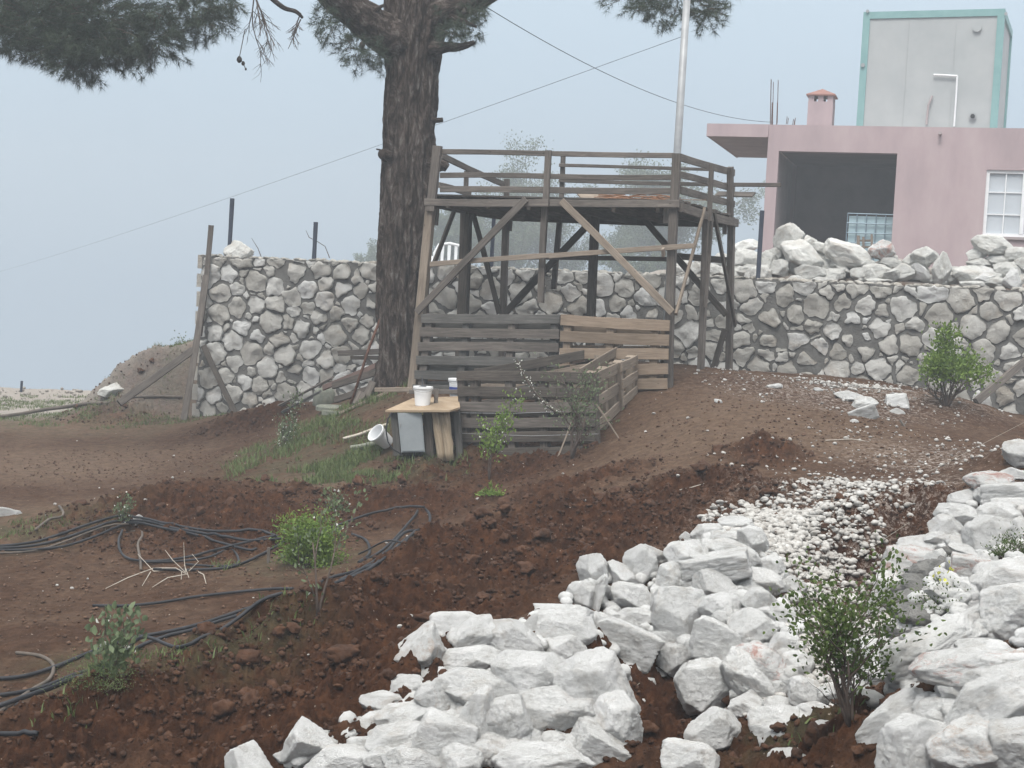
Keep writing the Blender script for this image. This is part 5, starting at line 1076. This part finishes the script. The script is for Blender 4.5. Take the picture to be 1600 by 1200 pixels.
RR_ = RAD * (1 + wob * .10) * flare + (fis - .6) * .07 + fine * .035
v = np.stack([cxs[:, None] + RR_ * ux, cys[:, None] + RR_ * uy, HZ], -1).reshape(-1, 3); i = (np.arange(nh - 1)[:, None] * ns + np.arange(ns)[None]).ravel(); j = (np.arange(nh - 1)[:, None] * ns + (np.arange(ns)[None] + 1) % ns).ravel()
uvv = np.stack([(np.abs(TH / np.pi - 1)).ravel() * 1.0, HZ.ravel() * .5], 1)
mesh_np("trunk", v, np.stack([i, j, j + ns, i + ns], 1), M_bark, PT, uv=uvv)
def limb(pts, radpx, name="limb", sides=16, m_=None):
    W = [TP(x, y, D) for x, y, D in pts]; out = []; ro = []
    for i_ in range(len(W) - 1):
        p0, p1, p2, p3 = W[max(i_ - 1, 0)], W[i_], W[i_ + 1], W[min(i_ + 2, len(W) - 1)]
        for k in range(6): t = k / 6; out.append(.5 * ((2 * p1) + (-p0 + p2) * t + (2 * p0 - 5 * p1 + 4 * p2 - p3) * t * t + (-p0 + 3 * p1 - 3 * p2 + p3) * t ** 3)); ro.append((radpx[i_] * (1 - t) + radpx[i_ + 1] * t) * TD / F * random.uniform(.95, 1.06))
    out.append(W[-1]); ro.append(radpx[-1] * TD / F)
    MB().tube(out, ro, sides).build(name, m_ or M_bark, PT, smooth=True); return out
limb([(650,75,19.4),(600,52,19.2),(560,22,19.0),(520,-12,18.8),(470,-60,18.6),(380,-130,18.4),(260,-150,18.2),(120,-120,18.0),(20,-60,17.9)], [34, 31, 27, 25, 22, 18, 14, 10, 6])
limb([(260,-150,18.2),(220,-80,18.0),(160,-10,17.9),(110,60,17.8)], [10, 7, 5, 3]); limb([(380,-130,18.4),(330,-60,18.2),(280,10,18.1)], [8, 5, 3])
limb([(20,-60,17.9),(10,0,17.8),(0,40,17.8)], [6, 4, 3])
limb([(655,45,19.4),(690,22,19.2),(725,8,19.0),(760,-8,18.9),(830,-60,18.7),(930,-90,18.5),(1020,-50,18.3),(1060,-10,18.2)], [30, 24, 19, 16, 12, 9, 6, 4])
limb([(665,78,19.3),(695,74,19.0),(720,73,18.9),(742,66,18.9)], [14, 8, 6, 3]); limb([(655,60,19.4),(690,25,19.2),(720,32,18.8),(745,42,18.8)], [8, 5, 4, 2])
limb([(620,250,19.3),(601,242,19.15),(596,240,19.1)], [11, 9, 7]); MB().tube([TP(602, 236), TP(588, 233)], .012, 6).build("broken_stub", M_bark, PT); limb([(670,188,19.3),(684,188,19.2),(692,187,19.2)], [5, 4, 3.5], "broken_stub"); limb([(668,255,19.3),(690,258,19.2),(699,263,19.2)], [11, 10, 6], "broken_stub")
limb([(560,15,19.0),(580,18,18.9),(592,12,18.9),(600,8,18.9)], [6, 4, 3, 2]); limb([(655,-100,19.4),(560,-200,19.0),(400,-300,18.6)], [26, 20, 12]); limb([(660,-200,19.4),(780,-320,19.2),(920,-380,19)], [22, 16, 8]); limb([(668,-300,19.4),(560,-420,20.5)], [18, 8]); limb([(668,-350,19.4),(760,-500,20.5)], [16, 8])
# needle sprays: tufts of long needles on short twigs
NP, ND = [], []; tmb = MB()
def spray(px, py, rx, ry, D, ntuft, dz=.35, anchor=None, hang=.4):
    c = TP(px, py, D)
    for _ in range(ntuft):
        a, r_ = random.uniform(0, 6.283), math.sqrt(random.random()); ox, oz, oy = math.cos(a) * r_ * rx * D / F, math.sin(a) * r_ * ry * D / F, random.gauss(0, dz)
        q = c + np.array([ox, oy, oz]); d = np.array([ox, oy * .6, oz - hang * .25]) + np.array([random.gauss(0, .16), random.gauss(0, .16), random.gauss(0, .12)]); d /= np.linalg.norm(d) + 1e-6
        tl_ = random.uniform(.05, .14); q0 = q - d * tl_
        if random.random() < .5: back = (c if anchor is None else TP(*anchor)); m_ = q0 + (back - q0) * random.uniform(.15, .4); tmb.tube([m_, q0, q], [.006, .004, .003], 3, cap=False)
        for k in range(3): NP.append(q0 + (q - q0) * k / 2); ND.append(d)
for s_ in ((60,28,105,52,17.8,190),(135,20,120,60,18.2,200),(150,45,100,55,17.9,190),(118,100,52,28,17.8,80),(90,70,80,36,17.8,110),(232,60,62,45,17.9,120),(190,85,40,26,17.9,50),(300,18,60,26,18,75),(25,62,40,34,17.8,50),(350,12,32,16,18,24),(320,45,34,22,18,26,),(285,40,30,30,18,26),(20,0,60,60,17.9,90),
           (520,45,32,26,18.7,30),(560,78,44,26,18.8,42),(590,95,20,20,18.9,14),(545,105,10,8,18.8,4),(510,25,20,20,18.7,12),(735,38,26,26,18.8,28),(715,58,34,18,18.8,26),(745,16,18,18,18.8,12),(700,45,20,20,18.9,12),
           (1060,8,78,22,18.2,58),(1105,22,34,24,18.2,36),(1010,14,36,20,18.2,22),(1040,40,14,12,18.2,8),(1000,-10,60,26,18.3,40)): spray(*s_[:5], int(s_[5] * (1.9 if s_[0] < 400 else 1.5)))
for s_ in ((100,-90,150,60,18,160,.8),(330,-170,160,60,18.4,130,.8),(930,-130,130,50,18.5,90,.8),(420,-330,200,80,18.8,120,1),(900,-400,200,80,19,120,1),(660,-700,220,140,19.4,240,1.2),(560,-480,160,70,20.5,80,1),(780,-540,160,70,20.5,80,1)): spray(*s_[:5], s_[5], dz=s_[6])
NP, ND = np.array(NP), np.array(ND); K = 17; M = len(NP); d = np.repeat(ND, K, 0) * .75 + rng.normal(size=(M * K, 3)) * .52; d /= np.linalg.norm(d, axis=1)[:, None]; p = np.repeat(NP, K, 0)
l = rng.uniform(.07, .135, (M * K, 1)); s_ = np.cross(d, rng.normal(size=d.shape)); s_ /= np.linalg.norm(s_, axis=1)[:, None]; w = .0021
v = np.stack([p - s_ * w, p + s_ * w, p + d * l + np.array([0, 0, -.008])], 1).reshape(-1, 3)
mesh_np("needles", v, np.arange(M * K * 3).reshape(-1, 3), M_needle, PT, smooth=False)
# bare hanging twigs with cones
random.seed(3)
tmb.tube([TP(383, 45, 18.5), TP(377, 75, 18.5), TP(374, 90, 18.5), TP(380, 99, 18.5), TP(384, 108, 18.5)], .005, 4)
def bare(p, d, L_, r_, lev):
    pts = [np.array(p)]; d = np.array(d, float)
    for k in range(5): d = d + np.array([random.gauss(0, .14), random.gauss(0, .14), random.gauss(0, .1) - .05]); d /= np.linalg.norm(d); pts.append(pts[-1] + d * L_ / 5)
    tmb.tube(pts, [r_ * (1 - .12 * k) for k in range(6)], 4, cap=False)
    if lev < 2:
        for k in range(7 if lev == 0 else 4):
            s = random.choice((-1, 1)); dd = d * .7 + np.array([s * random.uniform(.2, .6), random.gauss(0, .25), random.uniform(-.3, .2)]); dd /= np.linalg.norm(dd); bare(pts[random.randint(1, 4)], dd, L_ * random.uniform(.3, .5), r_ * .55, lev + 1)
for (x0, y0, x1, y1) in ((397,-5,378,100),(399,-5,420,80),(400,0,440,100*.7),(470,30,430,60),(400,-5,405,60),(470,20,455,60)):
    a, b = TP(x0, y0, 18.5), TP(x1, y1, 18.5); bare(a, (b - a) / np.linalg.norm(b - a), np.linalg.norm(b - a), .009, 0)
limb([(400,-60,18.5),(410,-20,18.5),(440,10,18.5),(462,18,18.5),(473,28,18.5)], [5, 4, 3.5, 3, 2], "twig_branch")
tmb.build("twigs", M_twig, PT)
for (x, y, s) in ((374,93,.045),(380,99,.03),(384,108,.018),(566,70,.05),(560,20,.035),(725,18,.04)):
    mb = revolve([(.001, -s), (s * .45, -s * .8), (s * .78, -s * .2), (s * .7, s * .3), (s * .4, s * .8), (.001, s)], TP(x, y, 18.5), 10); mb.build("cone", M_cork, PT)

# ================================================================== pink house
HY = 17; h0 = P(1203, 205, 34.0); hd = np.array([math.cos(R(HY)), -math.sin(R(HY)), 0]); hn = np.array([-math.sin(R(HY)), -math.cos(R(HY)), 0]); zu = np.array([0, 0, 1.0])
HP = VPlane(h0, h0 + hd); HP.n = hn
def hu(px, py, off=0): q = HP(px, py, off); return float((q - h0) @ hd), float(q[2])
HO = empty("pink_house", (h0[0], h0[1], 2.5), "flat-roofed pink rendered house with an open porch, behind the stone wall", "house")
def hbox(name, u0, u1, z0, z1, d0, d1, m_, parent=HO, mb=None):
    c = h0 * np.array([1, 1, 0]) + hd * (u0 + u1) / 2 - hn * (d0 + d1) / 2 + zu * (z0 + z1) / 2
    q = (mb or MB()).box(c, abs(u1 - u0), abs(d1 - d0), abs(z1 - z0), (hd, hn, zu))
    return q if mb is not None else q.build(name, m_, parent)
zr = hu(1300, 196)[1]; uL = hu(1194, 320)[0]; uA, zA = hu(1217, 236); uB, _ = hu(1398, 300); uW0, zW1 = hu(1542, 265); uW1, zW0 = hu(1632, 372); UE = 11.5; zb = 2.3
mb = MB()
hbox("", uL, uA, zb, zr, 0, .25, None, mb=mb); hbox("", uA, uB, zA, zr, 0, .25, None, mb=mb); hbox("", uB, uW0, zb, zr, 0, .25, None, mb=mb)
hbox("", uW0, uW1, zb, zW0, 0, .25, None, mb=mb); hbox("", uW0, uW1, zW1, zr, 0, .25, None, mb=mb); hbox("", uW1, UE, zb, zr, 0, .25, None, mb=mb)
hbox("", UE - .25, UE, zb, zr, .25, 8, None, mb=mb); hbox("", uL, UE, zb, zr, 8, 8.25, None, mb=mb); hbox("", uL, uL + .25, zb, zr, 3.6, 8, None, mb=mb)
mb.build("wall", M_pink, HO)
hbox("side_wall", uL + .002, uL + .24, zb, zA, .25, 3.0, M_soffit); hbox("porch_pillar", uL + .02, uL + .24, zb, zA, 3.0, 3.6, M_pink)
hbox("roof", uL - .0, UE, zr - .32, zr - .05, .26, 8.0, M_soffit); hbox("roof_overhang", uL - 1.38, uL - .002, zr - .28, zr - .03, .02, 4.6, M_soffit); mb = MB(); hbox("", uL - 1.42, uL - .003, zr - .29, zr, -.03, .02, None, mb=mb); hbox("", uL - 1.42, uL - 1.38, zr - .29, zr, .02, 4.6, None, mb=mb); mb.build("roof_edge", M_pink, HO)
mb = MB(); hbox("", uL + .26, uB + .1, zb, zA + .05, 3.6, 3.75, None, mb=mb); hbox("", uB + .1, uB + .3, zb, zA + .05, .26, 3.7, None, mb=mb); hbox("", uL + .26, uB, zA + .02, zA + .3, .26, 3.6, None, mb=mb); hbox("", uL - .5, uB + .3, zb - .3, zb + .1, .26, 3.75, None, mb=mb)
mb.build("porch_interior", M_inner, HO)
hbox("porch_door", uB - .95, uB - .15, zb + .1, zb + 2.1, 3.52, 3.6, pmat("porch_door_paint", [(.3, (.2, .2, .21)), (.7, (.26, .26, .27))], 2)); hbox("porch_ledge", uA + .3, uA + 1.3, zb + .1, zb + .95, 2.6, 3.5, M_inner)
# window: frame, panes, curtain
wf = MB(); fw = .07
hbox("", uW0, uW0 + fw, zW0, zW1, .04, .12, None, mb=wf); hbox("", uW1 - fw, uW1, zW0, zW1, .04, .12, None, mb=wf); hbox("", uW0 + fw, uW1 - fw, zW0, zW0 + fw, .04, .12, None, mb=wf); hbox("", uW0 + fw, uW1 - fw, zW1 - fw, zW1, .04, .12, None, mb=wf)
um = hu(1597, 300)[0]; hbox("", um, um + .08, zW0 + fw, zW1 - fw, .03, .11, None, mb=wf)
for (a, b_) in ((uW0 + fw, um), (um + .08, uW1 - fw)):
    hbox("", (a + b_) / 2 - .012, (a + b_) / 2 + .012, zW0 + fw, zW1 - fw, .06, .09, None, mb=wf)
    for k in (1, 2): zz = zW0 + (zW1 - zW0) * k / 3; hbox("", a, b_, zz - .012, zz + .012, .062, .088, None, mb=wf)
wfo = wf.build("window", M_white, HO); hbox("pane", uW0 + fw, uW1 - fw, zW0 + fw, zW1 - fw, .092, .097, M_glass, parent=HO)
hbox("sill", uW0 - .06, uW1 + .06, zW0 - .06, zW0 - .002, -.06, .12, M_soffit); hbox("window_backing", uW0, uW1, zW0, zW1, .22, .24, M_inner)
mb = MB(); ua = uW0 + fw; cpts = []
for k in range(120):
    u_ = ua + (uW1 - fw - ua) * k / 119; dd_ = .16 + .02 * math.sin(k * .9) + .012 * math.sin(k * 2.3); cpts.append(h0 * np.array([1, 1, 0]) + hd * u_ - hn * dd_)
for k in range(120):
    for zz in (zW0 + fw, zW1 - fw): mb.v.append(tuple(cpts[k] + zu * zz))
for k in range(119): mb.f.append([2 * k, 2 * k + 2, 2 * k + 3, 2 * k + 1]); mb.mi.append(0); mb.uv.append([(0, 0)] * 4)
mb.build("curtain", M_curtain, HO, smooth=True)
u_, z_ = hu(1469, 209); c = h0 * np.array([1, 1, 0]) + hd * u_ + zu * z_; MB().tube([c - hn * .05, c + hn * .16], .035, 10).build("drain_spout", M_soffit, HO)
# chimney
def H3(u_, z_, d_): return h0 * np.array([1, 1, 0]) + hd * u_ - hn * d_ + zu * z_
chb = P(1282, 193, 35.5); uc = float((chb - h0) @ hd); dc = -float((chb - h0) @ hn); zt2 = P(1282, 152, 35.5)[2]; hw = .29
hbox("chimney", uc - hw, uc + hw, zr - .1, zt2 - .14, dc - hw, dc + hw, M_pink); mb = MB()
for a in (-1, 0, 1):
    for b_ in (-1, 0, 1):
        if a or b_: hbox("", uc + a * (hw - .07) - .065, uc + a * (hw - .07) + .065, zt2 - .14, zt2, dc + b_ * (hw - .07) - .065, dc + b_ * (hw - .07) + .065, None, mb=mb)
mb.build("chimney_vents", M_pink, HO); mb = MB(); a4 = [H3(uc + a * (hw + .05), zt2, dc + b_ * (hw + .05)) for a, b_ in ((-1, -1), (1, -1), (1, 1), (-1, 1))]; ap = H3(uc, zt2 + .2, dc); bb = len(mb.v)
mb.quadbox([*a4, *[q + zu * .03 for q in a4]]); s0 = len(mb.v); mb.v += [tuple(q + zu * .031) for q in a4] + [tuple(ap)]
for k in range(4): mb.f.append([s0 + k, s0 + (k + 1) % 4, s0 + 4]); mb.mi.append(0); mb.uv.append([(0, 0)] * 3)
mb.build("chimney_cap", M_tile, HO)
mb = MB()
for (x, y0, y1, w) in ((1205,200,124,.011),(1208.5,200,128,.008),(1216,190,125,.009),(1215,198,160,.014),(1207,200,160,.014),(1230,192,182,.008),(1232,192,184,.008),(1240,193,186,.008),(1243,193,184,.008),(1242,193,187,.008)):
    a, b_ = HP(x - 1.5, y0 + 2, -.3), HP(x, y1, -.3); mb.tube([a, b_], w, 5)
mb.build("rebar", M_rust, HO)
# site container on the roof
CD = VPlane(P(1338, 194, 35.2), P(1338, 194, 35.2) + hd); CD.n = hn
hd_, hn_ = hd, hn; hd = np.array([math.cos(R(22)), -math.sin(R(22)), 0]); hn = np.array([-math.sin(R(22)), -math.cos(R(22)), 0])
CD = VPlane(P(1338, 194, 35.2), P(1338, 194, 35.2) + hd); CD.n = hn
cTL, cTR, cBR, cBL = CD(1354, 14), CD(1574, 18), CD(1564, 200), CD(1338, 194)
uw = float((cTR - cBL) @ hd) * .985; c0 = cBL.copy(); c0[2] = zr + .02; hgt = (cTL[2] + cTR[2]) / 2 - c0[2]; cu = lambda u_, z_, d_=0: c0 + hd * u_ + zu * z_ - hn * d_
CO = empty("site_container", c0, "pale grey cabin container with teal frame standing on the pink house's roof", "container"); dp_ = 2.7; lean = .0
def cbox(u0, u1, z0, z1, d0, d1, mb=None): return (mb or MB()).box(cu((u0 + u1) / 2, (z0 + z1) / 2, (d0 + d1) / 2), u1 - u0, d1 - d0, z1 - z0, (hd, hn, zu))
cbox(.05, uw - .05, .05, hgt - .05, .03, dp_ - .03).build("panels", M_panel, CO); mb = MB(); fb = .16
for (a, b_) in ((0, fb), (uw - fb, uw)):
    cbox(a, b_, 0, hgt, 0, fb, mb); cbox(a, b_, 0, hgt, dp_ - fb, dp_, mb); cbox(a, b_, 0, fb, fb, dp_ - fb, mb); cbox(a, b_, hgt - fb, hgt, fb, dp_ - fb, mb)
for d_ in (0, dp_ - fb): cbox(fb, uw - fb, 0, fb, d_, d_ + fb, mb); cbox(fb, uw - fb, hgt - fb, hgt, d_, d_ + fb, mb)
mb.build("frame", M_teal, CO); mb = MB()
for k in (1, 2): cbox(uw * k / 3 - .006, uw * k / 3 + .006, fb, hgt - fb, .022, .03, mb)
mb.build("panel_seams", M_panel, CO)
def cpx(px, py, d_=0): q = CD(px, py); return cu(float((q - c0) @ hd), q[2] - c0[2], d_)
MB().tube([cpx(1459, 117, -.03), cpx(1496, 119, -.03)], .022, 8).tube([cpx(1496, 119, -.03), cpx(1494, 155, -.03), cpx(1491, 198, -.03)], .022, 8).build("water_pipe", M_white, CO)
MB().tube([cpx(1457, 150, -.03), cpx(1451, 165, -.05), cpx(1448, 195, -.05)], .025, 8).build("drain_hose", M_soffit, CO)
def disc(px, py, r_, m_, nm, d_=-.01): q = cpx(px, py, 0); MB().tube([q + hn * (.0 + .03 + d_), q + hn * (.06 + d_)], r_, 20).build(nm, m_, CO)
disc(1527, 43, .10, M_panel, "air_vent", -.03); disc(1520, 182, .08, M_galv, "pipe_outlet", -.03); disc(1520, 182, .05, M_black, "outlet_hole", -.01); disc(1348.5, 102, .045, M_galv, "corner_fitting"); disc(1356, 18, .035, M_galv, "corner_fitting"); disc(1572, 22, .035, M_galv, "corner_fitting")
hd, hn = hd_, hn_
# water tank in a cage inside the porch
tu = hu(1357, 370)[0]; TK = empty("caged_water_tank", H3(tu, zb + .1, 1.0), "bluish water tank in a metal cage standing in the house porch", "water tank")
zt3 = P(1357, 338, 34.6)[2]; hwk = .53
q = H3(tu, (zb + .1 + zt3) / 2, 1.1); MB().box(q, 2 * hwk - .06, 1.0, zt3 - zb - .2, (hd, hn, zu)).build("tank", M_tank, TK); mb = MB()
for k in range(6): uu = tu - hwk + 2 * hwk * k / 5; mb.tube([H3(uu, zb + .1, .55), H3(uu, zt3, .55)], .014, 6)
for k in range(6): zz = zt3 - k * .22; mb.tube([H3(tu - hwk, zz, .54), H3(tu + hwk, zz, .54)], .014, 6)
mb.build("cage", M_cagebar, TK)
mb = MB().board(HP(1341, 368, .25), HP(1341, 400, .25), .07, .03, hn).board(HP(1349, 370, .25), HP(1349, 400, .25), .05, .03, hn).board(HP(1362, 366, .25), HP(1362, 400, .25), .05, .03, hn).board(HP(1341, 376, .2), HP(1362, 376, .2), .05, .03, hn).board(HP(1341, 386, .2), HP(1362, 386, .2), .05, .03, hn)
single(mb, "wooden_crate", MW_light, "small slatted wooden crate end standing before the caged water tank", "crate")

# ================================================================== trees in the fog behind the wall
def fartree(label, px, ytop, ybase, D, wpx, seed, nleaf=5000, ls=.10, group="trees in the fog behind the wall", name="foggy_tree", bare=False, fork=3, crown0=.3):
    random.seed(seed); D *= 2.3; b = P(px, ybase, D); b[2] = terr1(b[0], b[1]) - .05; hgt_ = P(px, ytop, D)[2] - b[2]; nleaf = int(nleaf * 3.6); ls *= 1.6; E = empty(name, b, label, "tree", group); mb = MB(); out = []; rw = wpx * D / F / 2
    L0 = hgt_ * .38
    pts = [b - (0, 0, .4), b + (0, 0, L0 * .5), b + (random.uniform(-.1, .1), 0, L0)]; mb.tube(pts, [hgt_ * .022, hgt_ * .018, hgt_ * .015], 8)
    for k in range(7 + fork):
        a = 2.4 * k + random.random(); s_ = random.uniform(.35, 1.0); d = np.array([math.cos(a) * rw * s_, math.sin(a) * rw * s_, hgt_ * random.uniform(.3, .62)]); Ln = np.linalg.norm(d)
        grow(mb, b + (0, 0, L0 * random.uniform(.4, 1.0)), d / Ln, Ln * .7, hgt_ * .010, 0, 3, out, .6, 5, 3, .12, .16)
    mb.build("trunk", M_twig, E); P_ = np.array([o[0] for o in out]); Dn = np.array([o[1] for o in out]); idx = rng.integers(0, len(P_), nleaf)
    leaves_np("crown", P_[idx] + rng.normal(size=(nleaf, 3)) * .16 * hgt_ / 5, Dn[idx], ls, ls * .6, M_leafD, E); return E
fartree("taller leafy tree faint in the fog behind the platform's middle", 812, 228, 440, 46, 150, 31, 7000, .12)
fartree("rounded leafy tree faint in the fog behind the platform's front right post", 1035, 250, 445, 44, 170, 32, 8000, .12)
fartree("dense low tree in the fog right beside the pine trunk", 712, 325, 445, 42, 90, 33, 5000, .11)
fartree("thin half bare tree in the fog between the two leafy ones", 890, 335, 445, 45, 150, 34, 1800, .09, bare=True)
fartree("half bare bush in the fog left of the front right post", 965, 350, 445, 43, 120, 35, 1600, .09, bare=True)
fartree("half bare tree in the fog behind the sloping brace at left", 785, 330, 445, 41, 120, 36, 1800, .09, bare=True)
fartree("low dark green bush in the fog above the wall right of centre", 1000, 400, 450, 38, 110, 37, 3000, .09)
fartree("tiny dark treetop just above the wall left of the pine", 577, 378, 440, 44, 34, 38, 1500, .09)
b_ = P(228, 577, 36); plant("hillside_bush", "small bare bush on the foggy slope left of the wall", "bush", np.array([b_[0], b_[1], terr1(b_[0], b_[1])]), [(.1, 0, .35), (-.15, 0, .3), (.2, 0, .25), (-.05, 0, .4)], 160, .05, .03, M_leafD, .012, .6, 2, 3, seed=40, jitpos=.08)
b_ = P(292, 520, 33); plant("hillside_bush", "small faint bush at the top of the foggy slope beside the leaning boards", "bush", np.array([b_[0], b_[1], terr1(b_[0], b_[1])]), [(.1, 0, .5), (-.15, 0, .45), (.2, 0, .35)], 160, .05, .03, M_leafD, .012, .6, 2, 3, seed=41, jitpos=.08)
fp = P(33, 604, 28.5); fz = terr1(fp[0], fp[1]); single(MB().tube([(fp[0], fp[1], fz - .1), (fp[0] + .01, fp[1], fz + .22)], .025, 6), "stub_post", M_steel, "short dark stub post on the far left field edge", "post")
pt, sz = ground_scatter([(P(250, 560, 30)[0], 30, 2.0), (P(200, 590, 30)[0], 28, 3.0), (P(100, 600, 28)[0], 27, 3.5), (P(300, 560, 27)[0], 27, 1.8)], 26, .012, .06, 3)
scatter_mesh("slope_rubble", pt, sz, pmat("dull_stone", [(.3, (.16, .14, .125)), (.7, (.30, .28, .25))], 9), "grey rubble over the foggy slope left of the wall", "rubble", sub=1, nz=.4, seed=44)
# ================================================================== fog
hz_ = bpy.data.meshes.new("haze"); x0, x1, y0, y1, z0, z1 = -160, 160, -30, 170, -34, 16.5
hz_.from_pydata([(x, y, z) for z in (z0, z1) for x, y in ((x0, y0), (x1, y0), (x1, y1), (x0, y1))], [], [(0, 3, 2, 1), (4, 5, 6, 7), (0, 1, 5, 4), (1, 2, 6, 5), (2, 3, 7, 6), (3, 0, 4, 7)])
hm = bpy.data.materials.new("haze"); hm.use_nodes = True; hm.node_tree.nodes.remove(hm.node_tree.nodes["Principled BSDF"]); pv = hm.node_tree.nodes.new("ShaderNodeVolumePrincipled")
pv.inputs["Density"].default_value = .0056; pv.inputs["Color"].default_value = (.52, .565, .61, 1); pv.inputs["Anisotropy"].default_value = 0
hm.node_tree.links.new(pv.outputs[0], hm.node_tree.nodes["Material Output"].inputs["Volume"]); hz_.materials.append(hm)
ho = bpy.data.objects.new("haze", hz_); COL.objects.link(ho); ho["kind"] = "stuff"

# ================================================================== a label for every rock
ordn = ["first", "second", "third", "fourth", "fifth", "sixth", "seventh", "eighth", "ninth", "tenth", "eleventh", "twelfth", "thirteenth", "fourteenth", "fifteenth", "sixteenth", "seventeenth", "eighteenth", "nineteenth", "twentieth"]
GN = {'front': "white rocks of the front heap", 'right': "white rocks of the right hand heap", 'wall': "pale rocks heaped on the wall top", 'loose': "loose white stones on the soil", 'walltop': "x"}
PLACE = {'front': "front heap", 'right': "right hand heap", 'wall': "wall-top heap", 'loose': "open soil"}
for gname in ('front', 'right', 'wall', 'loose'):
    L_ = [r_ for r_ in ROCKS if r_[1] == gname]; L_.sort(key=lambda r_: r_[2][1]); per = {'front': 12, 'right': 9, 'wall': 14, 'loose': 7}[gname]; rows = [L_[k:k + per] for k in range(0, len(L_), per)]
    for ri, row in enumerate(rows):
        row.sort(key=lambda r_: r_[2][0])
        for ci, (o, g, pc, w, h, rot, mt) in enumerate(row):
            A_ = w * h; big = "large" if A_ > 4500 else "medium" if A_ > 1500 else "small"; asp = w / h; sh = "long flat" if asp > 2 else "broad" if asp > 1.35 else "upright" if asp < .8 else "blocky"
            col = {'p': "pink-stained", 'r': "rust-marked", 'w': "white", 'g': "pale grey"}[mt]; tl_ = "" if abs(rot) < 18 else (" tilted down right" if rot > 0 else " tilted up right")
            tag(o, f"{big} {sh} {col} rock, {ordn[ci]} from left, {ordn[ri]} row of {PLACE[g]}", "rock", GN[g])
tag(bigr, "single grey boulder on the left end of the stone wall top", "rock")
print("ROCKS", len(ROCKS), "objs", len(bpy.data.objects), "faces", sum(len(o.data.polygons) for o in bpy.data.objects if o.type == 'MESH'))
